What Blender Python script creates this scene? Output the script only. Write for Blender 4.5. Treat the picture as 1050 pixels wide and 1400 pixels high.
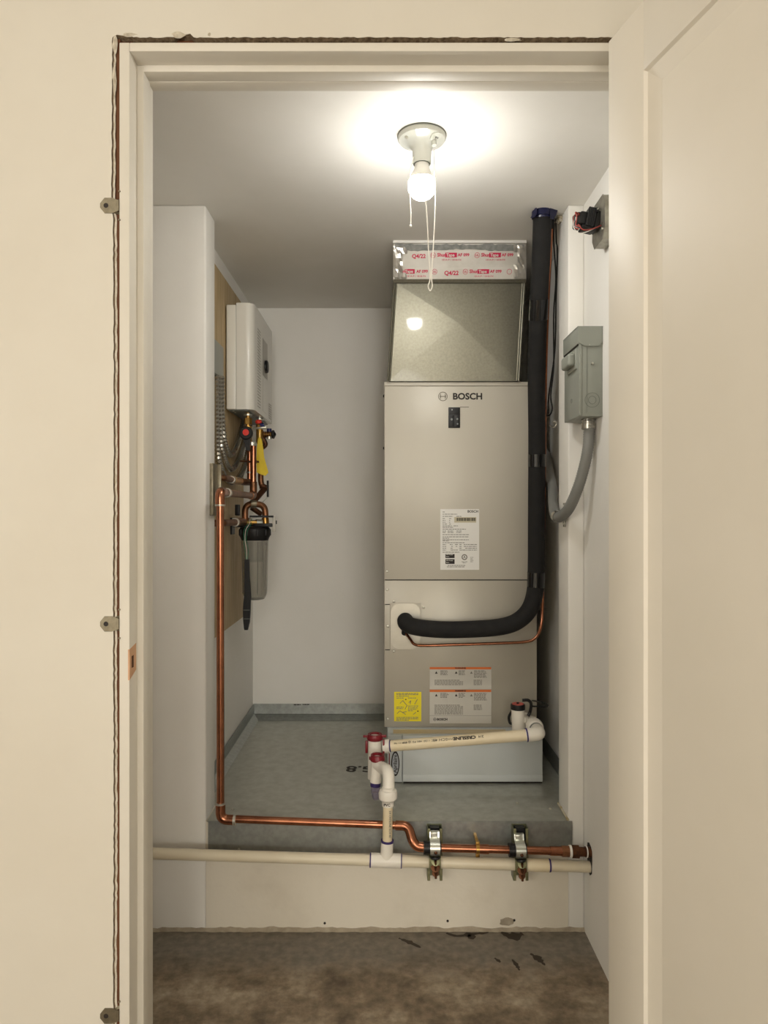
import bpy, bmesh, math, random
from mathutils import Vector, Matrix
random.seed(7)
for o in list(bpy.data.objects): bpy.data.objects.remove(o)
S = bpy.context.scene
C = S.collection
PI = math.pi
# ------------------------------------------------------------------ camera, world, lights, exposure
CH = 1.185                      # camera height above the floor
F = 970.0                       # focal length in pixels for a 1050 x 1400 frame
cam = bpy.data.cameras.new('camera'); cam.sensor_fit = 'HORIZONTAL'; cam.sensor_width = 36.0
cam.lens = 36.0 * F / 1050.0; cam.clip_start = 0.02
camo = bpy.data.objects.new('camera', cam); C.objects.link(camo)
camo.location = (0, 0, CH); camo.rotation_euler = (PI/2, 0, 0)
S.camera = camo
w = bpy.data.worlds.new('world'); S.world = w; w.use_nodes = True
w.node_tree.nodes['Background'].inputs[0].default_value = (1.0, .93, .82, 1)
w.node_tree.nodes['Background'].inputs[1].default_value = .03
S.view_settings.view_transform = 'Standard'; S.view_settings.look = 'None'
S.view_settings.gamma = 1.0; S.view_settings.use_curve_mapping = False
S.view_settings.exposure = 0.12
BULB = 150.0                     # bulb emission strength
def lamp(name, loc, power, radius, col=(1.0, .995, .975)):
    l = bpy.data.lights.new(name, 'POINT'); l.energy = power; l.color = col; l.shadow_soft_size = radius
    o = bpy.data.objects.new(name, l); C.objects.link(o); o.location = loc
lamp('hall_lamp', (-1.25, -.9, 1.55), 37, .25)          # unseen light from the left of the hall, no fixture built
lamp('hall_fill_side', (1.35, -4.0, 1.35), 76, .4)      # fill light added at the right to brighten the left pillar
lamp('hall_fill_far', (.2, -4.6, 1.5), 126, .45)        # fill light added down the hall to brighten the closet from the front

# ------------------------------------------------------------------ helpers
def V(x, d, z): return Vector((x, d, z + CH))            # z relative to eye height
def at(px, py, d): return Vector(((px-525)*d/F, d, CH + (700-py)*d/F))
def lin(c):
    r = []
    for v in c:
        v /= 255.0
        r.append(v/12.92 if v <= .04045 else ((v+.055)/1.055)**2.4)
    return (r[0], r[1], r[2], 1)
MATS = {}
def mat(name, col, rough=.5, metal=0.0, col2=None, scale=8.0, bump=0.0, bscale=120.0, detail=4, emit=0, trans=0, coat=0, stretch=None, lo=.35, hi=.65, ior=1.45, alpha=None, aniso=0):
    m = bpy.data.materials.new(name); m.use_nodes = True; MATS[name] = m
    nt = m.node_tree; b = nt.nodes['Principled BSDF']
    b.inputs['Base Color'].default_value = lin(col); b.inputs['Roughness'].default_value = rough
    b.inputs['Metallic'].default_value = metal; b.inputs['IOR'].default_value = ior
    b.inputs['Coat Weight'].default_value = coat
    b.inputs['Transmission Weight'].default_value = trans
    if emit:
        b.inputs['Emission Color'].default_value = (1.0, .985, .945, 1); b.inputs['Emission Strength'].default_value = emit
    if alpha is not None: b.inputs['Alpha'].default_value = alpha
    if col2 or bump:
        tc = nt.nodes.new('ShaderNodeTexCoord'); mp = nt.nodes.new('ShaderNodeMapping')
        nt.links.new(tc.outputs['Object'], mp.inputs[0])
        if stretch: mp.inputs['Scale'].default_value = stretch
    if col2:
        n = nt.nodes.new('ShaderNodeTexNoise'); n.inputs['Scale'].default_value = scale; n.inputs['Detail'].default_value = detail
        n.inputs['Roughness'].default_value = .6
        nt.links.new(mp.outputs[0], n.inputs['Vector'])
        r = nt.nodes.new('ShaderNodeValToRGB'); r.color_ramp.elements[0].position = lo; r.color_ramp.elements[1].position = hi
        r.color_ramp.elements[0].color = lin(col); r.color_ramp.elements[1].color = lin(col2)
        nt.links.new(n.outputs['Fac'], r.inputs[0]); nt.links.new(r.outputs[0], b.inputs['Base Color'])
    if bump:
        n2 = nt.nodes.new('ShaderNodeTexNoise'); n2.inputs['Scale'].default_value = bscale; n2.inputs['Detail'].default_value = 3
        nt.links.new(mp.outputs[0], n2.inputs['Vector'])
        bp = nt.nodes.new('ShaderNodeBump'); bp.inputs['Strength'].default_value = bump; bp.inputs['Distance'].default_value = .002
        nt.links.new(n2.outputs['Fac'], bp.inputs['Height']); nt.links.new(bp.outputs[0], b.inputs['Normal'])
    return m
mat('wall_paint', (235, 232, 225), .6, col2=(239, 236, 230), scale=3, bump=.12, bscale=90)
mat('curb_paint', (224, 216, 200), .55, col2=(212, 203, 186), scale=7, bump=.25, bscale=60, lo=.5, hi=.8)
mat('ceiling_paint', (234, 231, 223), .65, col2=(238, 235, 228), scale=4, bump=.1, bscale=80)
mat('hall_paint', (215, 208, 194), .6, col2=(219, 213, 200), scale=2.5, bump=.1, bscale=70)
mat('jamb_paint', (218, 212, 199), .6, col2=(223, 217, 205), scale=5, bump=.05, bscale=60)
mat('door_paint', (225, 218, 204), .52, col2=(229, 222, 209), scale=3, bump=.04, bscale=50)
mat('stud_wood', (84, 50, 28), .8, col2=(108, 68, 40), scale=20, stretch=(1, 1, .08))
mat('gypsum', (222, 214, 198), .9, col2=(190, 180, 160), scale=80, bump=.6, bscale=300)
mat('gypsum_core', (92, 76, 58), .95, col2=(140, 122, 98), scale=160, bump=.6, bscale=300)
mat('bare_wood', (198, 152, 116), .7, col2=(214, 172, 136), scale=30, stretch=(1, 1, .1))
mat('tan_strip', (196, 178, 142), .7, col2=(206, 190, 156), scale=12, stretch=(.3, 4, 1))
mat('plywood', (176, 152, 112), .65, col2=(196, 174, 136), scale=10, stretch=(6, 6, .6), bump=.1, bscale=60)
mat('bracket_zinc', (150, 142, 122), .42, .85, col2=(128, 120, 102), scale=60)
mat('galv', (166, 169, 166), .38, .75, col2=(152, 155, 151), scale=60, detail=2, bump=.04, bscale=40)
mat('galv_floor', (186, 187, 178), .36, .38, col2=(168, 168, 158), scale=30, detail=8, bump=.06, bscale=160)
mat('duct', (122, 119, 105), .40, .8, col2=(113, 110, 97), scale=150, detail=3, bump=.02, bscale=60, coat=.15)
MATS['duct'].node_tree.nodes['Principled BSDF'].inputs['Coat Roughness'].default_value = .05
mat('foil', (232, 230, 224), .3, .75, col2=(206, 203, 196), scale=30, bump=.35, bscale=60)
mat('foil_band', (226, 222, 214), .45, .25, col2=(214, 210, 200), scale=20)
mat('mastic', (122, 124, 120), .8, col2=(150, 150, 145), scale=60, bump=1.0, bscale=150)
mat('tape_red', (205, 40, 82), .5)
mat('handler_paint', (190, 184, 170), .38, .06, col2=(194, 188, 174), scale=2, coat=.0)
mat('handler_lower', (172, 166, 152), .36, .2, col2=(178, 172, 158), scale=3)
mat('dark_seam', (40, 36, 30), .7)
mat('steel_plate', (188, 184, 172), .30, .6, col2=(176, 172, 160), scale=12)
mat('screw_zinc', (200, 198, 188), .3, .9)
mat('ink', (38, 32, 28), .6)
mat('ink_soft', (120, 116, 108), .7)
mat('emblem_grey', (120, 112, 98), .5)
mat('black_plastic', (18, 18, 19), .45)
mat('black_gloss', (14, 14, 16), .12, coat=.5)
mat('toggle_grey', (120, 122, 122), .4)
mat('label_white', (228, 226, 220), .45)
mat('label_grey', (196, 192, 182), .45)
mat('label_yellow', (232, 214, 30), .45)
mat('label_orange', (214, 112, 50), .5)
mat('barcode_tan', (196, 188, 160), .5)
mat('filter_white', (198, 202, 200), .4, col2=(192, 196, 194), scale=3)
mat('badge_silver', (168, 172, 176), .4, .1)
mat('foam', (24, 23, 23), .85, col2=(30, 29, 28), scale=40, bump=.15, bscale=220)
mat('vinyl_black', (16, 16, 18), .18, coat=.3)
mat('vinyl_navy', (26, 28, 62), .3)
mat('copper', (184, 124, 95), .25, 1.0, col2=(150, 98, 74), scale=14, detail=6)
mat('copper_old', (150, 104, 74), .42, .85, col2=(108, 76, 54), scale=25, detail=6)
mat('solder', (190, 186, 174), .4, .8)
mat('brass', (196, 156, 84), .3, .9, col2=(150, 112, 58), scale=30)
mat('bronze_dark', (104, 66, 42), .45, .8, col2=(76, 50, 34), scale=40)
mat('teflon', (236, 232, 224), .6)
mat('pvc', (226, 216, 192), .35, col2=(218, 206, 180), scale=6)
mat('pvc_white', (236, 230, 218), .32)
mat('pvc_cream', (224, 208, 172), .38, col2=(232, 218, 188), scale=9)
mat('primer', (58, 44, 104), .4)
mat('clear_purple', (190, 182, 200), .12, trans=.75, ior=1.2)
mat('maroon', (120, 24, 34), .35)
mat('cap_red', (196, 92, 82), .5)
mat('cable_black', (20, 19, 19), .45)
mat('box_grey', (140, 143, 134), .4, col2=(146, 149, 140), scale=3)
mat('box_grey_dark', (112, 115, 108), .45)
mat('conduit_grey', (132, 132, 128), .45)
mat('conduit_metal', (176, 174, 166), .26, .9)
mat('junction_zinc', (168, 165, 152), .4, .8, col2=(140, 136, 124), scale=50, bump=.15, bscale=120)
mat('wire_red', (150, 62, 54), .45)
mat('wire_black', (24, 22, 22), .45)
mat('wire_white', (224, 220, 210), .45)
mat('wire_green', (36, 116, 84), .45)
mat('porcelain', (206, 207, 197), .22, coat=.3)
mat('bulb_white', (238, 236, 228), .4)
mat('bulb_glow', (255, 250, 240), .4, emit=BULB)
mat('cord', (240, 236, 226), .7)
mat('heater_white', (226, 223, 214), .28, coat=.2)
mat('heater_grey', (176, 172, 162), .4)
mat('tag_yellow', (228, 200, 30), .55, col2=(214, 186, 24), scale=20)
mat('valve_red', (226, 62, 50), .4)
mat('valve_blue', (30, 36, 84), .4)
mat('clear_plastic', (214, 212, 205), .10, trans=.82, ior=1.22)
mat('cartridge', (222, 218, 206), .7)
mat('strut_olive', (128, 130, 104), .4, .75, col2=(104, 106, 82), scale=30)
mat('strut_gold', (160, 156, 122), .4, .7, col2=(126, 128, 96), scale=60)
mat('clamp_zinc', (214, 216, 206), .28, .85)
mat('patch_grey', (176, 164, 144), .8, col2=(150, 138, 120), scale=30)
mat('stain_dark', (52, 42, 32), .6)
mat('grout', (206, 200, 186), .8, col2=(176, 160, 120), scale=60, bump=1, bscale=120)

def concrete():
    m = mat('concrete', (120, 106, 88), .62)
    nt = m.node_tree; b = nt.nodes['Principled BSDF']; N = nt.nodes.new; L = nt.links.new
    tc = N('ShaderNodeTexCoord')
    n1 = N('ShaderNodeTexNoise'); n1.inputs['Scale'].default_value = 6.5; n1.inputs['Detail'].default_value = 9; n1.inputs['Roughness'].default_value = .68
    n2 = N('ShaderNodeTexNoise'); n2.inputs['Scale'].default_value = 45; n2.inputs['Detail'].default_value = 6
    L(tc.outputs['Object'], n1.inputs['Vector']); L(tc.outputs['Object'], n2.inputs['Vector'])
    r1 = N('ShaderNodeValToRGB'); e = r1.color_ramp.elements
    e[0].position = .36; e[0].color = lin((100, 86, 70)); e[1].position = .68; e[1].color = lin((190, 174, 150))
    k = r1.color_ramp.elements.new(.5); k.color = lin((142, 125, 103))
    L(n1.outputs['Fac'], r1.inputs[0])
    # greyer, cleaner band of cement along the foot of the curb
    sep = N('ShaderNodeSeparateXYZ'); L(tc.outputs['Object'], sep.inputs[0])
    mr = N('ShaderNodeMath'); mr.operation = 'MULTIPLY_ADD'; mr.inputs[1].default_value = .28; mr.inputs[2].default_value = -.14
    L(n1.outputs['Fac'], mr.inputs[0])
    ad = N('ShaderNodeMath'); ad.operation = 'ADD'; L(sep.outputs['Y'], ad.inputs[0]); L(mr.outputs[0], ad.inputs[1])
    rg = N('ShaderNodeMapRange'); rg.inputs['From Min'].default_value = 1.80; rg.inputs['From Max'].default_value = 1.90
    L(ad.outputs[0], rg.inputs['Value'])
    mx = N('ShaderNodeMixRGB'); mx.inputs[2].default_value = lin((128, 119, 106)); L(rg.outputs[0], mx.inputs[0]); L(r1.outputs[0], mx.inputs[1])
    r2 = N('ShaderNodeValToRGB'); r2.color_ramp.elements[0].position = .35; r2.color_ramp.elements[1].position = .7
    r2.color_ramp.elements[0].color = (.72, .72, .72, 1); r2.color_ramp.elements[1].color = (1.1, 1.1, 1.1, 1)
    L(n2.outputs['Fac'], r2.inputs[0])
    mu = N('ShaderNodeMixRGB'); mu.blend_type = 'MULTIPLY'; mu.inputs[0].default_value = 1
    L(mx.outputs[0], mu.inputs[1]); L(r2.outputs[0], mu.inputs[2]); L(mu.outputs[0], b.inputs['Base Color'])
    bp = N('ShaderNodeBump'); bp.inputs['Strength'].default_value = .3; bp.inputs['Distance'].default_value = .003
    L(n2.outputs['Fac'], bp.inputs['Height']); L(bp.outputs[0], b.inputs['Normal'])
concrete()

ORG = {}
def catmull(pts, n=8):
    pts = [Vector(p) for p in pts]; out = []
    P = [pts[0]*2-pts[1]] + pts + [pts[-1]*2-pts[-2]]
    for i in range(1, len(P)-2):
        a, b, c, d = P[i-1:i+3]
        for k in range(n):
            t = k/n
            out.append(.5*((2*b)+(c-a)*t+(2*a-5*b+4*c-d)*t*t+(3*b-a-3*c+d)*t**3))
    out.append(pts[-1]); return out
def fillet(pts, r, n=6):
    pts = [Vector(p) for p in pts]; out = [pts[0]]
    for i in range(1, len(pts)-1):
        a, b, c = pts[i-1:i+2]
        u = (a-b); v = (c-b); q = min(r, u.length*.49, v.length*.49)
        p0 = b+u.normalized()*q; p1 = b+v.normalized()*q
        for k in range(n+1):
            t = k/n; out.append(p0*(1-t)**2+b*2*t*(1-t)+p1*t*t)
    out.append(pts[-1]); return out
class MB:
    def __init__(s): s.bm = bmesh.new()
    def box(s, a, b, bev=0, seg=2):
        a = Vector(a); b = Vector(b)
        r = bmesh.ops.create_cube(s.bm, size=1, matrix=Matrix.Translation((a+b)/2) @ Matrix.Diagonal((abs(b.x-a.x), abs(b.y-a.y), abs(b.z-a.z), 1)))
        if bev:
            es = list({e for v in r['verts'] for e in v.link_edges})
            bmesh.ops.bevel(s.bm, geom=es, offset=bev, segments=seg, profile=.5, affect='EDGES')
        return s
    def obox(s, M, a, b, bev=0, seg=2):
        n0 = set(s.bm.verts); s.box(a, b, bev, seg)
        bmesh.ops.transform(s.bm, matrix=M, verts=[v for v in s.bm.verts if v not in n0]); return s
    def tube(s, pts, r, seg=14, caps=True, closed=False):
        pts = [Vector(p) for p in pts]; n = len(pts)
        rad = r if isinstance(r, (list, tuple)) else [r]*n
        T = []
        for i in range(n):
            if closed: t = pts[(i+1) % n]-pts[i-1]
            else: t = pts[min(i+1, n-1)]-pts[max(i-1, 0)]
            T.append(t.normalized())
        up = Vector((0, 0, 1)) if abs(T[0].z) < .9 else Vector((1, 0, 0))
        N = (up-T[0]*up.dot(T[0])).normalized(); rings = []
        for i in range(n):
            N = (N-T[i]*N.dot(T[i])).normalized(); B = T[i].cross(N)
            rings.append([s.bm.verts.new(pts[i]+(N*math.cos(2*PI*k/seg)+B*math.sin(2*PI*k/seg))*rad[i]) for k in range(seg)])
        for i in range(n if closed else n-1):
            A, Bq = rings[i], rings[(i+1) % n]
            for k in range(seg): s.bm.faces.new((A[k], A[(k+1) % seg], Bq[(k+1) % seg], Bq[k]))
        if caps and not closed:
            s.bm.faces.new(rings[0][::-1]); s.bm.faces.new(rings[-1])
        return s
    def cyl(s, a, b, r, seg=20, r2=None): return s.tube([a, b], [r, r if r2 is None else r2], seg)
    def lathe(s, prof, origin, axis=(0, 0, 1), seg=28, caps=True):   # prof: (radius, distance along axis)
        ax = Vector(axis).normalized(); o = Vector(origin)
        up = Vector((0, 0, 1)) if abs(ax.z) < .9 else Vector((1, 0, 0))
        N = (up-ax*up.dot(ax)).normalized(); B = ax.cross(N); rings = []
        for r, h in prof:
            rings.append([s.bm.verts.new(o+ax*h+(N*math.cos(2*PI*k/seg)+B*math.sin(2*PI*k/seg))*max(r, 1e-5)) for k in range(seg)])
        for A, Bq in zip(rings, rings[1:]):
            for k in range(seg): s.bm.faces.new((A[k], A[(k+1) % seg], Bq[(k+1) % seg], Bq[k]))
        if caps: s.bm.faces.new(rings[0][::-1]); s.bm.faces.new(rings[-1])
        return s
    def prism(s, poly, vec):
        vec = Vector(vec); a = [s.bm.verts.new(Vector(p)) for p in poly]; b = [s.bm.verts.new(Vector(p)+vec) for p in poly]
        n = len(a); s.bm.faces.new(a[::-1]); s.bm.faces.new(b)
        for i in range(n): s.bm.faces.new((a[i], a[(i+1) % n], b[(i+1) % n], b[i]))
        return s
    def poly(s, pts): s.bm.faces.new([s.bm.verts.new(Vector(p)) for p in pts]); return s
    def grid(s, rows):
        vs = [[s.bm.verts.new(Vector(p)) for p in r] for r in rows]
        for A, B in zip(vs, vs[1:]):
            for i in range(len(A)-1): s.bm.faces.new((A[i], A[i+1], B[i+1], B[i]))
        return s
    def build(s, name, m, parent=None, label=None, cat=None, group=None, kind=None, angle=35, recalc=True):
        if recalc: bmesh.ops.recalc_face_normals(s.bm, faces=s.bm.faces)
        me = bpy.data.meshes.new(name); s.bm.to_mesh(me); s.bm.free()
        return link(me, name, m, parent, label, cat, group, kind, angle)
def link(me, name, m, parent=None, label=None, cat=None, group=None, kind=None, angle=35):
    me.materials.clear(); me.materials.append(MATS[m])
    for p in me.polygons: p.use_smooth = True
    me.set_sharp_from_angle(angle=math.radians(angle))
    o = bpy.data.objects.new(name, me); C.objects.link(o)
    if parent is not None:
        org = ORG[parent.name]; o.parent = parent
    elif kind == 'structure': org = Vector((0, 0, 0))
    else:
        xs = [v.co for v in me.vertices]
        lo = [min(c[i] for c in xs) for i in range(3)]; hi = [max(c[i] for c in xs) for i in range(3)]
        org = Vector(((lo[0]+hi[0])/2, (lo[1]+hi[1])/2, lo[2])); o.location = org
    me.transform(Matrix.Translation(-org)); ORG[o.name] = org
    tag(o, label, cat, group, kind); return o
def tag(o, label=None, cat=None, group=None, kind=None):
    if label: o['label'] = label
    if cat: o['category'] = cat
    if group: o['group'] = group
    if kind: o['kind'] = kind
def thing(name, loc, label=None, cat=None, group=None, kind=None):
    o = bpy.data.objects.new(name, None); C.objects.link(o); o.location = loc; o.empty_display_size = .05
    ORG[o.name] = Vector(loc); tag(o, label, cat, group, kind); return o
def frame(o, ex, ey):                       # matrix with local x, local y and their normal
    ex = Vector(ex).normalized(); ey = Vector(ey); ey = (ey-ex*ey.dot(ex)).normalized(); n = ex.cross(ey)
    return Matrix(((ex.x, ey.x, n.x, o[0]), (ex.y, ey.y, n.y, o[1]), (ex.z, ey.z, n.z, o[2]), (0, 0, 0, 1)))
FRONT = lambda o: frame(o, (1, 0, 0), (0, 0, 1))   # faces the doorway (normal -Y)
def _curve_mesh(cu, M, sx=1, sy=1):
    o = bpy.data.objects.new('tmp', cu); C.objects.link(o)
    dg = bpy.context.evaluated_depsgraph_get(); me = bpy.data.meshes.new_from_object(o.evaluated_get(dg))
    bpy.data.objects.remove(o); bpy.data.curves.remove(cu)
    me.transform(M @ Matrix.Diagonal((sx, sy, 1, 1))); return me
def text(s, size, M, m, parent, name='lettering', bold=0, sx=1, align='CENTER', label=None, ext=.0002):
    cu = bpy.data.curves.new('t', 'FONT'); cu.body = s; cu.size = size; cu.align_x = align; cu.align_y = 'CENTER'
    cu.extrude = ext; cu.offset = bold*size; cu.resolution_u = 3
    return link(_curve_mesh(cu, M, sx), name, m, parent, label)
def shape(loops, M, ext, name, m, parent=None, **k):   # filled outline with holes, as a solid plate
    cu = bpy.data.curves.new('s', 'CURVE'); cu.dimensions = '2D'; cu.fill_mode = 'BOTH'; cu.extrude = ext
    for L in loops:
        sp = cu.splines.new('POLY'); sp.points.add(len(L)-1); sp.use_cyclic_u = True
        for p, q in zip(sp.points, L): p.co = (q[0], q[1], 0, 1)
    return link(_curve_mesh(cu, M), name, m, parent, **k)
def circ(r, n=28, cx=0, cy=0, ry=None): return [(cx+r*math.cos(2*PI*k/n), cy+(ry or r)*math.sin(2*PI*k/n)) for k in range(n)]
def bars(M, rows, m, parent, name='fine_print', h=.0016, z=.0003):   # rows: (x0, x1, y) -> word-like dashes
    b = MB(); rd = random.Random(len(rows))
    for x0, x1, y in rows:
        x = x0
        while x < x1-.001:
            wd = min(rd.uniform(.004, .012), x1-x)
            b.obox(M, (x, y-h/2, 0), (x+wd, y+h/2, z)); x += wd+.0016
    return b.build(name, m, parent, kind='stuff')
def screw(p, m, parent, r=.0045, axis=(0, -1, 0), name='screw'):
    return MB().lathe([(r, -.002), (r, .0015), (r*.7, .0035), (r*.2, .004)], p, axis, 10).build(name, m, parent)
def ribbed(pts, r, pitch, amp, seg=14):            # ring-ribbed hose path with alternating radius
    P = []
    L = [Vector(p) for p in pts]; acc = 0; out = [L[0]]
    for a, b in zip(L, L[1:]):
        d = (b-a).length; t = 0
        while acc + (d-t) >= pitch:
            t += pitch-acc; acc = 0; out.append(a+(b-a)*(t/d))
        acc += d-t
    return out, [r+(amp if i % 2 else 0) for i in range(len(out))]
def struct(b, name, m, angle=35): return b.build(name, m, kind='structure', angle=angle)

# ------------------------------------------------------------------ setting: closet, niche, hall
D0, D1 = 1.30, 1.402           # front and back face of the doorway wall
DP, DN, DB = 2.01, 2.12, 3.03  # curb and pillar front, pillar back, niche back wall
ZC, ZP = .87, -.8744           # ceiling and pan height relative to the eye
XL, XR = -.75, .567            # closet side walls
NL, NR = -.56, .585             # niche side walls
PL, PR = -.505, .522           # pillar corners
flo = struct(MB().box((-1.7, -5.6, -.08), (1.7, 3.2, 0)), 'floor', 'concrete')
struct(MB().box(V(-.9, D1, ZC), V(.8, 3.2, ZC+.08)), 'ceiling_closet', 'ceiling_paint')
struct(MB().box(V(XL-.08, D1, -CH), V(XL, DP, ZC)), 'wall_left', 'wall_paint')
struct(MB().box(V(XR, D1, -CH), V(XR+.08, DN, ZC)), 'wall_right', 'wall_paint')
struct(MB().box(V(XL-.08, DP, -CH), V(PL, DN, ZC), .006, 3), 'wall_pillar_left', 'wall_paint')
struct(MB().box(V(PR, DP, -CH), V(XR, DN, ZC), .004, 3), 'wall_pillar_right', 'wall_paint')
struct(MB().box(V(NL-.1, DN, -CH), V(NL, 3.1, ZC)), 'wall_niche_left', 'wall_paint')
struct(MB().box(V(NL-.1, DB, -CH), V(NR+.08, DB+.08, ZC)), 'wall_back', 'wall_paint')
struct(MB().box(V(NR, DN, -CH), V(NR+.08, DB, ZC)), 'wall_niche_right', 'wall_paint')
curb = struct(MB().box(V(PL, DP, -CH), V(PR, DP+.12, ZP-.002)).box(V(NL, DP+.12, -CH), V(NR, DB, ZP-.002)), 'wall_curb', 'curb_paint')
for (px, py, rx, rz) in ((693, 1260, .024, .014), (655, 1240, .03, .012), (440, 1262, .05, .006), (735, 1205, .03, .01)):
    c = at(px, py, DP)
    pts = [(c.x+rx*math.cos(a)*random.uniform(.7, 1.1), DP-.0012, c.z+rz*math.sin(a)*random.uniform(.7, 1.1)) for a in [2*PI*k/14 for k in range(14)]]
    if py in (1260,): MB().prism(pts, (0, .0024, 0)).build('mortar_patch', 'patch_grey', curb)
for (px, py) in ((444, 1262), (612, 1259), (703, 1258)):
    c = at(px, py, DP); MB().lathe([(.0035, 0), (.0035, .003)], (c.x, DP-.0012, c.z), (0, 1, 0), 10).build('nail_hole', 'ink', curb)
# mortar bead along the foot of the curb
rows = [[], [], []]
for i in range(90):
    x = PL-.15 + (XR-PL+.15)*i/89; h = .005+.004*random.random()+.003*math.sin(i*.31)**2
    rows[0].append((x, DP-.0005, h)); rows[1].append((x, DP-.004-.003*random.random(), h*.5)); rows[2].append((x, DP-.007-.004*random.random(), .0005))
MB().grid(rows).build('mortar_bead', 'patch_grey', curb)
for (pts, wd) in (([(545, 1283), (560, 1289), (575, 1296)], .004), ([(610, 1276), (625, 1280), (650, 1277), (668, 1275)], .005),
                  ([(685, 1275), (700, 1281), (715, 1277)], .010), ([(725, 1304), (735, 1311), (745, 1320)], .007),
                  ([(676, 1310), (684, 1316)], .005), ([(700, 1312), (706, 1320), (710, 1327)], .003), ([(640, 1283), (650, 1280)], .006)):
    P = [Vector(((px-525)*(CH*F/(py-700))/F, CH*F/(py-700), .0006)) for px, py in pts]
    P = catmull(P, 5); L, R = [], []
    for i, p in enumerate(P):
        t = (P[min(i+1, len(P)-1)]-P[max(i-1, 0)]).normalized(); n = Vector((-t.y, t.x, 0)); k = wd*random.uniform(.3, 1.1)*(1-.7*abs(2*i/(len(P)-1)-1))
        L.append(p+n*k*3); R.append(p-n*k*2.2)
    MB().grid([L, R]).build('stain', 'stain_dark', flo)

# doorway wall: gypsum board in front with a ragged sawn edge, studs behind
WX, WZ = (155-525)*D0/F, (700-51)*D0/F     # sawn edge of the board, left and top
def ragged(n, amp): return [random.uniform(-amp, amp) for _ in range(n)]
n = 260
zz = [-CH + (WZ+CH)*i/(n-1) for i in range(n)]; rg = ragged(n, .0008)
low = lambda z: -.0030 if z > .55 else 0.0
left_edge = [V(WX+rg[i]+low(zz[i])+.0006*math.sin(zz[i]*9), D0, zz[i]) for i in range(n)]
m_ = 180
xs = [WX + (.60-WX)*i/(m_-1) for i in range(m_)]; rt = ragged(m_, .0010)
top_edge = [V(xs[i], D0, WZ+rt[i]+(.004 if i < 6 else 0)+(.006 if 18 < i < 24 else 0)) for i in range(m_)]
poly = [V(-1.7, D0, -CH)] + left_edge + top_edge[1:] + [V(.60, D0, 1.26), V(-1.7, D0, 1.26)]
wf = struct(MB().prism(poly, (0, .0127, 0)), 'wall_front', 'hall_paint')
# torn core showing on the sawn edges
MB().grid([[p+Vector((.0016+.0008*random.random(), .003, 0)) for p in left_edge], [p+Vector((.001, .0002, 0)) for p in left_edge]]).build('torn_core', 'gypsum_core', wf)
MB().grid([[p+Vector((.0052+.0004*random.random(), .0042, 0)) for p in left_edge], [p+Vector((.0018, .0031, 0)) for p in left_edge]]).build('torn_core', 'gypsum', wf)
MB().grid([[p+Vector((0, .0120, -.0035-.001*random.random())) for p in top_edge], [p+Vector((0, .0002, -.0004)) for p in top_edge]]).build('torn_core', 'gypsum_core', wf)
def flake(px, py, w, h):
    c = at(px, py, D0); k = 11
    pts = [(c.x+w*math.cos(2*PI*i/k)*random.uniform(.6, 1.1), D0+.001, c.z+h*math.sin(2*PI*i/k)*random.uniform(.6, 1.1)) for i in range(k)]
    top = (c.x, D0-.004, c.z)
    b = MB()
    for i in range(k): b.poly([pts[i], pts[(i+1) % k], top])
    b.build('plaster_flake', 'gypsum', wf)
flake(176, 47, .020, .006); flake(243, 47, .017, .007); flake(157, 60, .006, .018); flake(156, 110, .004, .03); flake(286, 47, .004, .005); flake(700, 54, .02, .004)
struct(MB().box(V(-1.7, D0+.0127, -CH), V((160.5-525)*D0/F, D1, 1.26)).box(V((158-525)*D0/F, D0+.005, -CH), V((163-525)*D0/F, D0+.03, WZ)), 'trim_1', 'stud_wood')
struct(MB().box(V((160.5-525)*D0/F, D0+.0127, (700-54)*D0/F), V(.60, D1, 1.26)), 'trim_2', 'stud_wood')
struct(MB().box(V(.4745, D0, -CH), V(1.7, D1, (700-54)*D0/F)), 'wall_front_right', 'hall_paint')
struct(MB().box(V(.60, D0, (700-54)*D0/F), V(1.7, D1, 1.26)), 'wall_front_lintel', 'hall_paint')
# jambs with stop, stepped
JL, JH, JR = (177-525)*D0/F, (700-70)*D0/F, .456
jl = struct(MB().box(V((163-525)*D0/F, D0, -CH), V(JL, D1, (700-58)*D0/F), .0015), 'trim_3', 'jamb_paint')
MB().box(V(JL-.001, 1.341, -CH), V(JL+.012, 1.378, JH), .001).build('door_stop', 'jamb_paint', jl)
MB().box(V(JL-.001, 1.372, -CH), V(JL+.010, D1, JH), .001).build('liner', 'jamb_paint', jl)
jh = struct(MB().box(V(JL, D0, JH), V(JR, D1, (700-58)*D0/F), .0015), 'trim_4', 'jamb_paint')
MB().box(V(JL+.0115, 1.3412, JH-.012), V(JR, 1.372, JH+.001), .001).build('door_stop', 'jamb_paint', jh)
MB().box(V(JL+.0095, 1.372, JH-.013), V(JR, D1, JH+.001), .001).build('liner', 'jamb_paint', jh)
jr = struct(MB().box(V(JR, D0, -CH), V(.4745, D1, (700-58)*D0/F), .0015), 'trim_5', 'jamb_paint')
MB().box(V(JR-.011, 1.341, -CH), V(JR+.001, 1.392, JH-.013), .001).build('door_stop', 'jamb_paint', jr)
# strike mortise: bare wood cut with a bolt hole
a, b_ = at(177, 885, D0), at(177, 930, D0)
poly = [(JL+.0004, D0-.0003, a.z-.004), (JL+.0004, D0+.034, a.z+.002), (JL+.0004, D0+.034, b_.z+.012), (JL+.0004, D0-.0003, b_.z)]
MB().prism(poly, (-.003, 0, 0)).build('strike_mortise', 'bare_wood', jl)
MB().box((JL+.0002, D0+.010, (a.z+b_.z)/2-.010), (JL+.0008, D0+.020, (a.z+b_.z)/2+.012), .0002, 1).build('bolt_hole', 'stud_wood', jl)
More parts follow.
